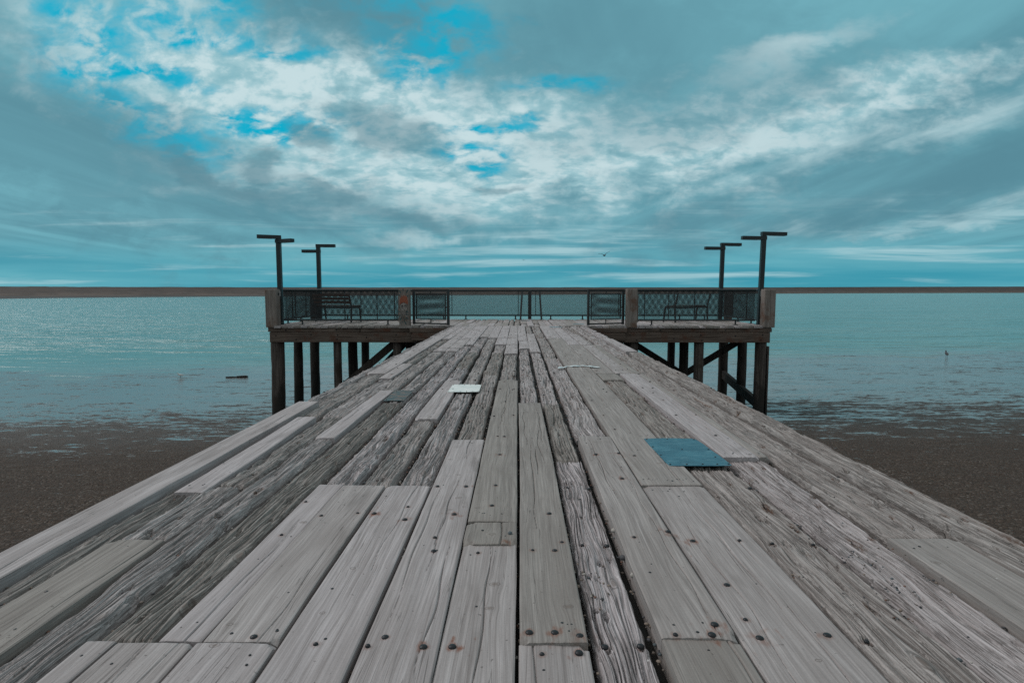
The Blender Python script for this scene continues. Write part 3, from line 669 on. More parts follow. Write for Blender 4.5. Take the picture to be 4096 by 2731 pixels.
def gate(p0,p1,label):
    p0=np.array(p0);p1=np.array(p1);d=p1-p0;L=float(np.hypot(*d)); o=empty('railing_gate',(p0[0],p0[1],0),math.atan2(d[1],d[0])); tag(o,label,'gate','open gate panels at the platform mouth')
    b=MB()
    for x in (.03,L-.03): b.box(x-.03,x+.03,-.03,.03,.02,1.07)
    b.box(.06,L-.06,-.029,.029,1.0,1.068); b.box(.06,L-.06,-.022,.022,.035,.075); b.build('outer_frame',M['frame'],o)
    b=MB(); b.box(.11,L-.11,-.015,.015,.925,.95); b.box(.11,L-.11,-.015,.015,.175,.20); b.box(.11,.135,-.016,.016,.2,.925); b.box(L-.135,L-.11,-.016,.016,.2,.925)
    b.build('inner_frame',M['frame'],o)
    lattice(.13,L-.13,.195,.93).build('mesh_panel',M['mesh'],o)
    for (xa,xb,z) in ((.06,.11,.55),(L-.11,L-.06,.55)):
        b=MB(); b.box(xa,xb,-.008,.008,z-.012,z+.012); b.build('hinge_tab',M['frame'],o)
    b=MB(); b.box(L/2-.012,L/2+.012,-.008,.008,.075,.175); b.box(L/2-.012,L/2+.012,-.008,.008,.95,1.0); b.build('spacer',M['frame'],o)
gate((-3.18,17.62),(-2.02,17.02),'open mesh gate panel beside the painted skull post')
gate((3.18,17.62),(2.02,17.06),'open mesh gate panel beside the plain grey inner post')

# ------------------------------------------------------------------ timber posts
def post(x0,x1,y0,y1,z0,z1,label,mat='post'):
    o=empty('timber_post',((x0+x1)/2,(y0+y1)/2,z0)); tag(o,label,'post','square timber posts of the platform')
    w=(x1-x0)/2;d=(y1-y0)/2
    b=MB(); b.box(-w,w,-d,d,0,z1-z0,.014); b.build('shaft',M[mat],o)
    return o
p=post(-7.47,-7.135,17.15,17.45,-.055,1.07,'thick square grey timber post with brown rust stains at its foot')
b=MB(); b.box(.168,.18,-.02,.05,.95,1.02); b.build('bracket',M['frame'],p)
sk=post(-3.515,-3.215,17.15,17.45,-.05,1.085,'grey timber post painted with a flaming skull and teal dashes')
b=MB(); b.box(-.19,-.152,-.05,.15,.16,.95,.006); b.build('side_plank',M['post'],sk)
p=post(3.19,3.49,17.15,17.45,-.06,1.08,'plain grey timber post at the inner end of the front railing')
b=MB(); b.box(.152,.20,-.05,.15,.16,.95,.006); b.build('side_plank',M['post'],p)
post(7.20,7.52,17.14,17.45,-.05,1.07,'clean square grey timber post beside the right front lamp')
post(-7.52,-7.30,21.0,21.25,-.1,1.0,'dark timber corner post behind the slatted bench','beam')
post(7.42,7.64,20.9,21.15,-.1,.97,'pale timber corner post seen through mesh behind the bare bench')
# paint on the skull post (front face at local y=-.15)
PY=-.1535
def S(X,Y): return ((X-458)/1100.0,(1450-Y)/1100.0+.0)
def flat(name,mat,polys,parent,y): 
    b=MB()
    for i,pl in enumerate(polys): b.poly([(S(*q)[0],y-.00004*i,S(*q)[1]) for q in pl])
    return b.build(name,mat,parent)
def stroke(pts,w):
    out=[]
    for (a,c) in zip(pts[:-1],pts[1:]):
        d=np.array(c,float)-np.array(a,float); L=np.hypot(*d); d/=max(L,1e-6); n=np.array((-d[1],d[0]))*w/2; e=d*w*.25
        A=np.array(a)-e;C=np.array(c)+e
        out.append([tuple(A+n),tuple(C+n),tuple(C-n),tuple(A-n)])
    return out
def ring(cx,cy,rx,ry,rot,n=18): 
    return [(cx+rx*math.cos(t)*math.cos(rot)-ry*math.sin(t)*math.sin(rot),cy+rx*math.cos(t)*math.sin(rot)+ry*math.sin(t)*math.cos(rot)) for t in [2*math.pi*i/n for i in range(n+1)]]
MF=plain('orange_paint',(.40,.135,.075),.8,0,.5,60); MS=plain('bone_grey_paint',(.30,.275,.25),.85,0,.3,40); MK=plain('black_paint',(.022,.020,.020),.8,0,.3); MT=plain('teal_paint',(.010,.085,.095),.8,0,.4,60); MD=plain('red_paint',(.22,.05,.03),.8,0,.4,60)
flat('flame_painting',MF,[[(318,705),(322,560),(345,480),(372,500),(392,405),(425,470),(450,385),(478,450),(505,395),(528,470),(560,425),(575,540),(592,620),(585,705),(520,672),(452,655),(380,672)]],sk,PY)
fs=[]
for pts in ([(340,690),(350,600),(338,540)],[(375,665),(385,590),(365,530),(378,470)],[(415,655),(420,580),(405,520),(415,455)],[(455,650),(448,560),(465,500),(455,420)],[(495,655),(490,580),(508,510),(495,440)],[(535,668),(525,590),(545,530),(538,480)],[(568,690),(560,620),(572,560)]): fs+=stroke(pts,11)
flat('flame_strokes',MD,fs,sk,PY-.001)
flat('skull_painting',MS,[ring(455,790,125,135,0)[:-1],[(362,900),(530,900),(535,1050),(368,1040)]],sk,PY-.0004)
ks=[]
ks+=stroke(ring(455,790,128,138,0)[0:19],9)
ks+=stroke([(360,905),(365,1015),(410,1050),(530,1050),(532,910)],9)
for x in (382,405,432,462,488,512): ks+=stroke([(x,935),(x+2,1035)],8)
for (cx,cy,rx,ry,ro) in ((397,780,32,50,.25),(513,762,34,46,-.35)): ks+=stroke(ring(cx,cy,rx,ry,ro),12)
ks+=[ring(405,768,14,24,.5,10)[:-1],ring(512,748,15,20,.2,10)[:-1],ring(437,850,9,15,0,8)[:-1],ring(482,885,15,17,0,8)[:-1]]
ks+=stroke([(300,720),(288,770),(305,815),(325,800)],12)+stroke([(345,655),(400,640)],6)
flat('skull_outline',MK,ks,sk,PY-.0020)
ts=[]
for (cx,cy,l,a,w) in ((440,240,70,90,26),(570,280,105,-62,28),(335,295,80,50,24),(310,405,60,0,24),(585,435,45,-30,24),(300,935,60,20,22),(562,955,72,12,28),(562,1030,72,15,24),(312,1075,85,-45,22),(345,1160,125,-62,24),(545,1140,115,32,26),(460,1180,115,70,18),(500,1305,95,62,28),(287,1140,30,0,14),(570,915,40,0,18)):
    a=R(a); ts+=stroke([(cx-l/2*math.cos(a),cy-l/2*math.sin(a)),(cx+l/2*math.cos(a),cy+l/2*math.sin(a))],w)
for (x,y,r) in ((425,1095,15),(385,1170,18),(430,1240,10),(500,1180,18),(540,1200,11),(550,1255,12),(400,1275,13),(345,1220,12),(340,1310,13),(440,1295,9),(570,1100,10),(355,1075,10),(350,1265,9)): ts.append(ring(x,y,r,r,0,8)[:-1])
flat('teal_marks',MT,ts,sk,PY-.0008)

# ------------------------------------------------------------------ lamps
def lamp(x,y,H,arms,label,tagged=False,lean=0.0):
    o=empty('street_lamp',(x,y,0)); tag(o,label,'street lamp','twin arm lamps of the platform')
    if lean: o.rotation_euler=(0,lean,0)
    b=MB(); b.box(-.065,.065,-.065,.065,.0,H,.006); b.box(-.11,.11,-.11,.11,.0,.016); b.build('pole',M['paint'],o)
    for (a,z,L) in arms:
        ca,sa=math.cos(R(a)),math.sin(R(a))
        b=MB(); b.bar((-ca*.075,-sa*.075,z),(ca*L,sa*L,z),.15,.105); b.build('lamp_arm',M['paint'],o)
        b=MB(); b.bar((ca*.18,sa*.18,z-.0545),(ca*(L-.04),sa*(L-.04),z-.0545),.11,.006); b.build('lens',M['frame'],o)
    if tagged:
        b=MB(); b.box(-.03,.03,-.0685,-.066,.86,1.02,.001); b.build('reflector_tag',M['sticker'],o)
        b=MB(); bolt_mb(0,0,0,.014,.01,b); bb=b.build('bolt',M['sticker'],o); bb.rotation_euler=(R(90),0,0); bb.location=(.0,-.066,.16)
    return o
lamp(-7.235,17.71,2.66,[(205,2.635,.60),(-28,2.515,.60)],'dark twin arm lamp with its higher arm pointing left at the rust stained post',True)
lamp(7.325,17.80,2.72,[(180,2.60,.655),(3,2.735,.68)],'dark twin arm lamp rising beside the clean grey corner post, right foreground',True,.018)
lamp(-7.16,21.0,2.64,[(185,2.44,.57),(4,2.635,.60)],'dark twin arm lamp behind the slatted bench at the rear',False)
lamp(7.23,21.0,2.68,[(182,2.53,.64),(2,2.67,.65)],'dark twin arm lamp behind the bare bench frame at the rear',False,.012)

# ------------------------------------------------------------------ benches
def bench(loc,rz,L,label,slats,mir=1):
    o=empty('park_bench',loc,rz); tag(o,label,'bench','benches on the platform')
    D=.46*1; h=.50; 
    for x in (0,L):
        b=MB(); b.bar((x,0,.005),(x,.03,h),.04,.04); b.bar((x,.03,h),(x,-.09,.94),.04,.04); b.build('back_leg',M['frame'],o)
        b=MB(); b.bar((x,D+.05,.005),(x,D-.02,h),.04,.04); b.build('front_leg',M['frame'],o)
        b=MB(); b.bar((x,.0,h),(x,D,h),.04,.045); b.build('side_rail',M['frame'],o)
    b=MB(); b.bar((0,.03,h-.02),(L,.03,h-.02),.03,.05); b.bar((0,D-.02,h-.02),(L,D-.02,h-.02),.03,.05); b.build('seat_rail',M['frame'],o)
    for k in range(5 if slats else 0):
        b=MB(); y=.06+k*.088; b.box(-.03,L+.03,y,y+.07,h+.022,h+.05,.004); b.build('seat_slat',M['slat'],o)
    if not slats:
        for k in range(2):
            b=MB(); y=.12+k*.2; b.box(-.02,L+.02,y,y+.07,h+.022,h+.045,.004); b.build('seat_slat',M['slat'],o)
    for k in range(3 if slats else 0):
        z=.66+k*.115; y=.03-(z-h)*.273-.02
        b=MB(); b.bar((-.03,y,z),(L+.03,y,z),.03,.085); b.build('back_slat',M['slat'],o)
    return o
a=math.atan2(18.858-19.409,-5.422+6.763)
bench((-6.763,19.409,0),a,1.45,'bench with three brown back slats, seen from behind near the skull post railing',True)
a2=math.atan2(19.721-18.858,6.414-5.067)
bench((5.067,18.858,0),a2,1.55,'bare dark bench frame missing its back slats',False)

# ------------------------------------------------------------------ driftwood and birds
o=empty('driftwood_log',(-13.1,26.7,-2.99),R(3)); o.scale=(.75,.75,.6); tag(o,'dark broken driftwood log lying on the wet flat left of the pier','driftwood')
b=MB(); b.tube([(-.62,.0,.06),(-.3,0,.065),(0,.01,.062)],[.05,.06,.055],10); b.build('broken_piece',M['log'],o)
b=MB(); b.tube([(.05,0,.08),(.3,.02,.09),(.6,.0,.10),(.72,-.01,.10)],[.075,.09,.10,.06],12); b.build('trunk_piece',M['log'],o)
def flying(loc,rz,label,W,mat,body=.05):
    o=empty('seagull',loc,rz); tag(o,label,'bird','gulls flying over the bay')
    b=MB(); b.tube([(0,-.22,0),(0,-.17,.01),(0,-.08,.0),(0,.06,-.01),(0,.18,.0),(0,.26,.01)],[.008,.03,.045,body,.03,.012],10); b.build('body',mat,o)
    for pts in W:
        b=MB(); prev=None
        for i,(x,z,c) in enumerate(pts):
            vs=[(x,-c*.45,z),(x,c*.1,z+.012),(x,c*.55,z),(x,c*.1,z-.006)]
            if prev: b.add(prev+vs,[(0,1,5,4),(1,2,6,5),(2,3,7,6),(3,0,4,7)],True)
            prev=vs
        b.build('wing',mat,o)
    return o
flying((5.85,40,3.45),R(12),'gull gliding above the rear railing with one wing raised high',[[(0,.01,.15),(-.08,.05,.15),(-.20,.10,.13),(-.45,.105,.02)],[(0,.01,.15),(.07,.10,.15),(.2,.19,.12),(.40,.29,.02)]],M['bird_d'])
flying((1.08,120,7.4),R(-20),'tiny distant bird low in the sky above the rear railing middle',[[(0,.01,.15),(-.18,.05,.14),(-.42,-.02,.02)],[(0,.01,.15),(.18,.05,.14),(.42,-.01,.02)]],M['bird_d'])
def standing(loc,rz,label,mat,s=1.0):
    o=empty('shore_bird',loc,rz); o.scale=(s,s,s); tag(o,label,'bird','birds standing on the wet flat')
    b=MB(); b.tube([(-.26,0,.17),(-.16,0,.18),(0,0,.20),(.11,0,.23),(.15,0,.28),(.165,0,.33),(.19,0,.355),(.22,0,.352)],[.012,.045,.075,.06,.035,.03,.034,.012],12); b.build('body',mat,o)
    b=MB(); b.tube([(.21,0,.352),(.27,0,.342)],[.010,.003],8); b.build('beak',M['slat'],o)
    for y in (-.03,.03):
        b=MB(); b.tube([(0,y,.15),(.01,y,0)],.007,6); b.build('leg',M['slat'],o)
standing((-15.75,26.8,-2.99),R(200),'white gull standing on the wet flat at the far left',M['bird_w'],.62)
standing((26.1,35.6,-2.99),R(70),'dark bird standing at the water edge on the right',M['bird_d'],1.1)

# ------------------------------------------------------------------ beach, water, far shore
ZW=-3.0
def shore_y(x): return 29.0+.19*(x+26)+.0*x
def axis(parts):
    out=[]
    for (a,b,n) in parts: out+=list(np.linspace(a,b,n,endpoint=False))
    out.append(parts[-1][1]); return np.array(out)
gx=axis([(-6000,-300,24),(-300,-60,60),(-60,-24,240),(-24,24,240),(24,60,240),(60,300,60),(300,6000,24)])
gy=axis([(-400,-20,30),(-20,6,60),(6,40,420),(40,80,40),(80,400,20),(400,6000,20)])
X,Y=np.meshgrid(gx,gy); sy=shore_y(np.clip(X,-80,80))+1.2*fbm(X*.07,Y*.07,5,2)
d=sy-Y                                             # distance on the dry side of the water line
Z=ZW+np.where(d>0,.0045*d+.0, .03*d)+np.where(d>13,.055*(d-13),0)
Z=np.maximum(Z,ZW-8); Z=np.minimum(Z,ZW+1.15+.004*np.maximum(d-34,0))
near=((Y>-10)&(Y<45)&(np.abs(X)<70))
amp=sst(-2,1.5,d)
dryz=sst(10,15,d)
Z+=near*amp*(.024*fbm(X*.22,Y*.6,3,2)+.016*fbm(X*.9,Y*2.6,13,2)*sst(6,1,d)+dryz*(.02*pn(X*2.2,Y*4.5,8)+.010*pn(X*7,Y*9,9)))
gm,nt,bs=newmat('gravel_beach_and_wet_flat'); k=NT(nt); co=k.obj()
sp=k.n('ShaderNodeSeparateXYZ',Vector=co)
dd=k.m('SUBTRACT',k.m('ADD',k.m('MULTIPLY',sp.outputs[0],.03),30.0),sp.outputs[1])
big=k.noise(k.scale(co,(.11,.34,1)),1.0,4,.6); mid=k.noise(k.scale(co,(.75,2.6,1)),1.0,5,.65); fine=k.noise(k.scale(co,(3.2,8,1)),1.0,5,.75)
vor=k.n('ShaderNodeTexVoronoi',Vector=co,Scale=34.0); vc=vor.outputs['Color']; vd=vor.outputs['Distance']
vbw=k.n('ShaderNodeSeparateColor',Color=vc).outputs[0]
stone=k.mix(vbw,(.034,.0245,.0185),(.088,.064,.049))
stone=k.mix(k.ss(k.n('ShaderNodeSeparateColor',Color=vc).outputs[1],.9,.95),stone,(.15,.128,.112))
patch=k.noise(co,.8,4,.6); stone=k.mix(k.ss(patch,.35,.7,0.0,.6),stone,(.055,.041,.033))
# film of water left by the tide: everywhere near the water line, in ragged sheets further up
w=k.m('ADD',k.m('ADD',k.m('MULTIPLY',k.m('SUBTRACT',big,.5),1.8),k.m('MULTIPLY',k.m('SUBTRACT',mid,.5),4.4)),k.m('MULTIPLY',k.m('SUBTRACT',fine,.5),4.2))
slope=k.ss(dd,6.5,24.0,.50,-1.7)
wet=k.ss(k.m('ADD',w,slope),-.28,.12)
damp=k.ss(dd,20.0,13.0)
mud=k.mix(k.ss(fine,.35,.65),(.040,.034,.030),(.075,.062,.054))
dry=k.mix(damp,stone,k.mix(.55,stone,mud))
cc=k.mix(wet,dry,(.150,.160,.158))
nt.links.new(cc,bs.inputs['Base Color'])
rg=k.n('ShaderNodeMix',i0=wet,i2=k.ss(damp,0.0,1.0,.95,.62),i3=.17).outputs[0]; nt.links.new(rg,bs.inputs['Roughness'])
nt.links.new(k.ss(wet,0.0,1.0,.25,.75),bs.inputs['Specular IOR Level'])
hb=k.m('ADD',k.m('MULTIPLY',vd,-1.0),k.m('MULTIPLY',fine,1.5))
hb=k.m('MULTIPLY',hb,k.m('SUBTRACT',1.0,k.m('MULTIPLY',wet,.93)))
bp=k.n('ShaderNodeBump',Strength=.9,Distance=.03,Height=hb); nt.links.new(bp.outputs[0],bs.inputs['Normal'])
ii=np.arange(X.size).reshape(X.shape)
Q=np.stack([ii[:-1,:-1],ii[:-1,1:],ii[1:,1:],ii[1:,:-1]],-1).reshape(-1,4)
tag(npmesh('beach',np.stack([X,Y,Z],-1).reshape(-1,3),Q,gm),'dark gravel beach and wet tidal flat under the pier','beach',None,'structure')

wm,nt,bs=newmat('estuary_water'); k=NT(nt); co=k.obj()
w1=k.noise(k.scale(co,(.30,.72,1)),1.0,4,.5,.5); w2=k.noise(k.scale(co,(1.6,3.6,1)),1.0,3,.5); w3=k.noise(k.scale(co,(.035,.09,1)),1.0,4,.55)
calm=k.ss(k.n('ShaderNodeSeparateXYZ',Vector=co).outputs[1],29.0,52.0,.25,1.0)
w0=k.noise(k.scale(co,(.085,.25,1)),1.0,3,.5,.8)
hh=k.m('MULTIPLY',k.m('ADD',k.m('ADD',k.m('MULTIPLY',w0,1.5),k.m('MULTIPLY',w1,1.0)),k.m('MULTIPLY',w2,.12)),k.m('MULTIPLY',calm,k.m('ADD',.45,k.m('MULTIPLY',w3,1.1))))
bp=k.n('ShaderNodeBump',Strength=1.0,Distance=1.0,Height=hh); nt.links.new(bp.outputs[0],bs.inputs['Normal'])
swp=k.n('ShaderNodeSeparateXYZ',Vector=co); sdist=k.m('SUBTRACT',swp.outputs[1],k.m('ADD',33.9,k.m('MULTIPLY',swp.outputs[0],.19)))
cc=k.mix(k.ss(w3,.3,.7),(.095,.235,.228),(.150,.295,.288)); cc=k.mix(k.ss(k.m('ADD',sdist,k.m('MULTIPLY',w3,9.0)),11.0,-2.0),cc,(.175,.225,.222)); nt.links.new(cc,bs.inputs['Base Color'])
bs.inputs['Roughness'].default_value=.16; bs.inputs['IOR'].default_value=1.33
b=MB(); b.poly([(-6000,20,ZW+.004),(6000,20,ZW+.004),(6000,6000,ZW+.004),(-6000,6000,ZW+.004)]); wo=b.build('water',wm); tag(wo,'rippled teal water of the bay out to the far shore','water',None,'structure')

# far shore: low bluff with a beach and a tidal shelf in front
fm,nt,bs=newmat('far_bluff'); k=NT(nt); co=k.obj(); z=k.n('ShaderNodeSeparateXYZ',Vector=co).outputs[2]
n1=k.noise(k.scale(co,(.012,.012,.5)),1.0,5,.6); n2=k.noise(k.scale(co,(.05,.05,.2)),1.0,4,.65)
hgt=k.attr('rise')
cc=k.mix(k.ss(k.m('ADD',hgt,k.m('MULTIPLY',k.m('SUBTRACT',n1,.5),.25)),.30,.42),(.100,.077,.064),(.074,.058,.050))
cc=k.mix(k.ss(k.m('ADD',hgt,k.m('MULTIPLY',k.m('SUBTRACT',n2,.5),.5)),.78,.95),cc,(.040,.036,.033))
cc=k.mix(k.ss(hgt,.06,.02),cc,(.060,.062,.064))
cc=k.mix(k.ss(n2,.42,.62,0.0,.7),cc,(.046,.038,.033))
nt.links.new(cc,bs.inputs['Base Color']); bs.inputs['Roughness'].default_value=.9; bs.inputs['Specular IOR Level'].default_value=.2
us=np.linspace(-1.6,1.9,420)
D=np.interp(us,[-1.6,-.89,-.62,-.4,0,.25,.43,.6,.87,1.9],[330,430,520,590,740,960,1150,1500,1900,2600])
shelf=np.interp(us,[-1.6,-.89,-.4,0,.3,2],[130,110,90,30,8,0])
top=np.interp(us,[-1.6,-.89,-.6,-.3,0,.43,.6,.87,1.9],[5.1,5.3,5.7,6.2,7.2,10.4,14.5,19.5,27])+np.interp(us,[-2,0,2],[.12,.22,.5])*fbm(us*14,us*0,4,4)*1.2+np.interp(us,[-2,0,2],[.10,.2,.6])*fbm(us*190,us*0+3,8,3)
prof=[(-40,-.3,0),(0,.0,0),(.0,.12,.02),(6,.6,.05),(20,1.6,.2),(45,None,.55),(60,None,.8),(75,None,1.0),(400,None,1.0)]
V=[];RI=[]
for j,(dy,h,f) in enumerate(prof):
    for i,u in enumerate(us):
        Dd=D[i]+dy*(D[i]/600)
        if j==0: Dd=D[i]-shelf[i]-20
        if j==1: Dd=D[i]-shelf[i]
        zz=ZW+(h if h is not None else 0)
        if h is None:
            zz=ZW+1.6+(top[i]+3-1.6)*(f-.2)/.8
            if j<7: zz+=.5*fbm(np.array([u*60]),np.array([j*1.7]),9,3)[0]
        if j==8: zz+=.0
        V.append((u*Dd*1.0,Dd,zz)); RI.append(f)
n=len(us); ii=np.arange(len(V)).reshape(len(prof),n)
Q=np.stack([ii[:-1,:-1],ii[:-1,1:],ii[1:,1:],ii[1:,:-1]],-1).reshape(-1,4)
tag(npmesh('far_shore',V,Q,fm,None,{'rise':RI}),'low brown bluff along the far side of the bay','hills',None,'structure')

# ------------------------------------------------------------------ sky
SUN_EL,SUN_AZ=R(42),R(-68)      # sun veiled by cloud, ahead and to the left (azimuth from +Y towards +X)
w=bpy.data.worlds.new('World'); scene.world=w; w.use_nodes=True; nt=w.node_tree; k=NT(nt)
bg=nt.nodes['Background']
tc=k.n('ShaderNodeTexCoord').outputs['Generated']; sp=k.n('ShaderNodeSeparateXYZ',Vector=tc)
sky=k.n('ShaderNodeTexSky',_sky_type='NISHITA',_sun_disc=False,_sun_elevation=SUN_EL,_sun_rotation=SUN_AZ,_dust_density=1.0,_ozone_density=2.0)
yy=k.m('MAXIMUM',sp.outputs[1],.10)
a=k.m('DIVIDE',sp.outputs[0],yy); e=k.m('MAXIMUM',k.m('DIVIDE',sp.outputs[2],yy),0.0)
el=k.m('MAXIMUM',sp.outputs[2],0.0)
q=k.m('DIVIDE',1.0,k.m('ADD',e,.055)); px=k.m('MULTIPLY',a,q)
P=k.comb(px,q,0.0)
Pp=k.comb(k.m('MULTIPLY',a,3.8),k.m('MULTIPLY',k.m('LOGARITHM',k.m('ADD',e,.055),2.71828),-3.1),0.0)
puff=k.noise(k.scale(Pp,(4.2,3.4,1)),1.0,7,.56,.25)
rg=k.noise(k.comb(k.m('MULTIPLY',a,13.0),k.m('MULTIPLY',e,22.0),5.0),1.0,7,.62,.3)
puffb=k.noise(k.scale(Pp,(1.4,1.3,1),(3.1,7.7,0)),1.0,4,.5)
streak=k.noise(k.scale(P,(1.5,.17,1),(5.0,2.0,0)),1.0,7,.58,.35)
streak2=k.noise(k.scale(P,(.7,.2,1),(1.0,9.0,0)),1.0,6,.56,.6)
hz=k.noise(k.comb(k.m('MULTIPLY',a,2.6),k.m('MULTIPLY',e,46.0),1.7),1.0,6,.58,.25)
hz2=k.noise(k.comb(k.m('MULTIPLY',a,1.2),k.m('MULTIPLY',e,15.0),4.2),1.0,5,.55,.3)
wa=k.noise(k.comb(k.m('MULTIPLY',a,4.5),k.m('MULTIPLY',e,9.0),8.0),1.0,5,.6); wb=k.noise(k.comb(k.m('MULTIPLY',a,4.5),k.m('MULTIPLY',e,9.0),3.0),1.0,5,.6)
def warped(s): return k.m('ADD',a,k.m('MULTIPLY',k.m('SUBTRACT',wa,.5),s)), k.m('ADD',e,k.m('MULTIPLY',k.m('SUBTRACT',wb,.5),s*.7))
W1=warped(.24); W2=warped(.20)
def ell(cx,cy,rx,ry,rot=0.0,soft=.5,W=None,rag=1.9):
    aa,eb=W or W1
    u=k.m('SUBTRACT',aa,(cx-1190)/1339); v=k.m('SUBTRACT',eb,(670-cy)/1339)
    c,s=math.cos(R(-rot)),math.sin(R(-rot))
    u2=k.m('ADD',k.m('MULTIPLY',u,c),k.m('MULTIPLY',v,s)); v2=k.m('SUBTRACT',k.m('MULTIPLY',v,c),k.m('MULTIPLY',u,s))
    d=k.m('SQRT',k.m('ADD',k.m('POWER',k.m('DIVIDE',u2,rx/1339),2.0),k.m('POWER',k.m('DIVIDE',v2,ry/1339),2.0)))
    d=k.m('ADD',d,k.m('MULTIPLY',k.m('SUBTRACT',rg,.5),rag))
    return k.ss(d,1-soft,1+soft,1.0,0.0)
def mx(*xs):
    r=xs[0]
    for x in xs[1:]: r=k.m('MAXIMUM',r,x)
    return r
def times(*xs):
    r=xs[0]
    for x in xs[1:]: r=k.m('MULTIPLY',r,x)
    return r
BLUE=(.003,.43,.62); LT=(.172,.432,.508); DK=(.106,.278,.345); WH=(.58,.735,.765); WM=(.35,.57,.625)
tint=k.mix(1.0,sky.outputs[0],(.0,.045,.05),'MULTIPLY')
base=k.mix(.92,tint,BLUE)
low=k.mix(k.ss(hz2,.35,.65),(.050,.37,.49),(.095,.42,.52))
base=k.mix(k.ss(e,.20,.07),base,low)
# grey veil with streaks converging on the horizon
vf=k.ss(k.m('ADD',k.m('MULTIPLY',streak,.35),k.m('MULTIPLY',streak2,.65)),.36,.64)
veil=k.mix(vf,DK,LT)
veil=k.mix(k.ss(e,.12,.03),veil,k.mix(k.ss(hz2,.35,.65),(.050,.31,.41),(.135,.43,.51)))
gaps=mx(ell(1010,105,140,85,-10),ell(640,310,165,40,4,.6,W2),ell(260,150,110,40,15,.7),ell(520,40,110,36,0,.8),ell(330,190,180,26,12,.8,W2),ell(1075,365,90,26,5,.7,W2),ell(250,235,120,45,30,.8,W2),ell(360,310,150,34,22,.8,W2),ell(880,20,150,35,0,.8),ell(1280,215,90,16,5,.9,W2),ell(1110,318,120,12,0,.9,W2),ell(480,100,220,34,6,.9,W2),ell(250,90,120,40,30,.9,W2),ell(700,150,120,18,4,.9,W2))
open_=times(gaps,k.ss(puff,.66,.40)) 
cov=k.m('SUBTRACT',1.0,k.m('MULTIPLY',k.m('MULTIPLY',gaps,1.25),k.ss(puff,.70,.38)),0.0,True)
c=k.mix(cov,base,veil)
# bright banked altocumulus
cum=mx(ell(700,235,560,125,8,.45),ell(1080,340,560,110,6,.5),ell(1450,345,520,80,-9,.6),ell(900,420,420,60,4,.7),ell(1830,265,420,34,-13,.8),times(ell(390,130,290,95,12,.6),.7))
puff2=k.noise(k.scale(Pp,(11,9,1),(2.0,5.0,0)),1.0,5,.55,.3)
pf=k.ss(k.m('ADD',k.m('MULTIPLY',puff,.62),k.m('ADD',k.m('MULTIPLY',puffb,.22),k.m('MULTIPLY',puff2,.3))),.50,.64)
wc=k.mix(pf,WM,WH)
cm=times(cum,k.m('SUBTRACT',1.0,times(gaps,k.ss(puff,.64,.44))),k.ss(k.m('ADD',puff,k.m('MULTIPLY',puffb,.4)),.46,.68,.35,1.0))
c=k.mix(k.m('MULTIPLY',cm,.95),c,wc)
# white wisps on the right and low streaks
wis=mx(ell(1800,150,150,28,-16,.8),ell(2010,330,420,30,-15,.9),ell(2250,240,240,26,-14,.9),ell(760,465,170,20,2,.9),ell(1040,550,170,12,2,.9,W2),ell(1950,520,240,18,-6,.9),ell(2250,460,160,22,-8,.9))
c=k.mix(times(wis,k.ss(streak2,.35,.6),.75),c,WH)
lw=times(k.ss(e,.19,.11),k.ss(e,.002,.012),k.ss(hz,.49,.70))
c=k.mix(k.m('MULTIPLY',lw,.75),c,(.42,.63,.68))
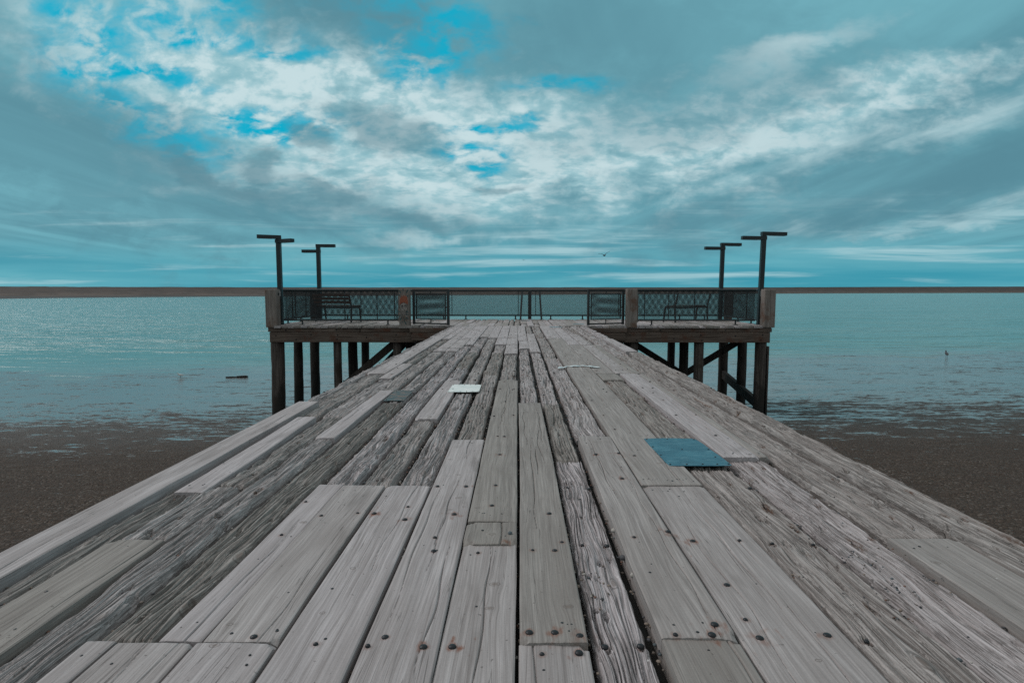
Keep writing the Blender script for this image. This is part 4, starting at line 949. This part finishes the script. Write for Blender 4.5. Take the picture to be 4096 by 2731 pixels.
# heavier grey cloud
dk=mx(times(ell(110,300,480,150,28,.5),1.0),times(ell(520,455,430,75,8,.7),.9),times(ell(790,60,200,85,10,.6),.85),times(ell(1500,110,360,150,4,.7),.75),times(ell(2050,430,560,70,-15,.6),.9),times(ell(2300,330,260,60,-20,.6),.7),times(ell(1650,250,400,60,-14,.7),.6))
c=k.mix(times(dk,k.ss(streak2,.25,.65,1.0,.55)),c,(.098,.252,.316))
dk2=mx(ell(735,335,75,27,28,.45,W2),ell(880,315,125,40,16,.55,W2),ell(455,392,72,22,28,.45,W2),ell(618,385,52,20,8,.5,W2),ell(770,440,90,17,24,.7,W2),ell(950,505,75,16,10,.7,W2),ell(1140,420,50,10,0,.8,W2),ell(560,430,60,16,10,.9,W2))
c=k.mix(k.m('MULTIPLY',dk2,.62),c,(.105,.245,.305))
# unseen cloud behind and overhead; overhead added bright and neutral to light the deck
c=k.mix(k.ss(el,.42,.75),c,k.mix(puffb,(.40,.47,.49),(.62,.66,.66)))
c=k.mix(k.ss(sp.outputs[1],.15,-.15),c,k.mix(k.ss(el,.0,.5),(.30,.42,.46),(.5,.54,.55)))
STR=.10
fin=k.n('ShaderNodeVectorMath',_operation='SCALE',i0=c); fin.inputs['Scale'].default_value=1/STR
nt.links.new(fin.outputs[0],bg.inputs['Color']); bg.inputs['Strength'].default_value=STR
w.cycles.sampling_method='MANUAL'; w.cycles.sample_map_resolution=512
sl=bpy.data.lights.new('sun','SUN'); sl.energy=1.45; sl.angle=R(40); sl.color=(1.0,.905,.885)
so=link(bpy.data.objects.new('sun',sl))
from mathutils import Vector
sd=Vector((math.sin(SUN_AZ)*math.cos(SUN_EL),math.cos(SUN_AZ)*math.cos(SUN_EL),math.sin(SUN_EL)))
so.rotation_euler=sd.to_track_quat('Z','Y').to_euler()

# ------------------------------------------------------------------ camera and output
cam=bpy.data.cameras.new('camera'); cam.lens=20.5; cam.sensor_width=36; cam.clip_start=.05; cam.clip_end=20000
cobj=link(bpy.data.objects.new('camera',cam)); cobj.location=(0,0,1.0); cobj.rotation_euler=(R(90-4.877),0,R(.614))
scene.camera=cobj
vs=scene.view_settings; vs.view_transform='Standard'; vs.look='None'; vs.exposure=0; vs.gamma=1; vs.use_curve_mapping=False
scene.render.resolution_x=1024; scene.render.resolution_y=682
cy=scene.cycles; cy.use_denoising=False; cy.max_bounces=6; cy.diffuse_bounces=3; cy.glossy_bounces=3
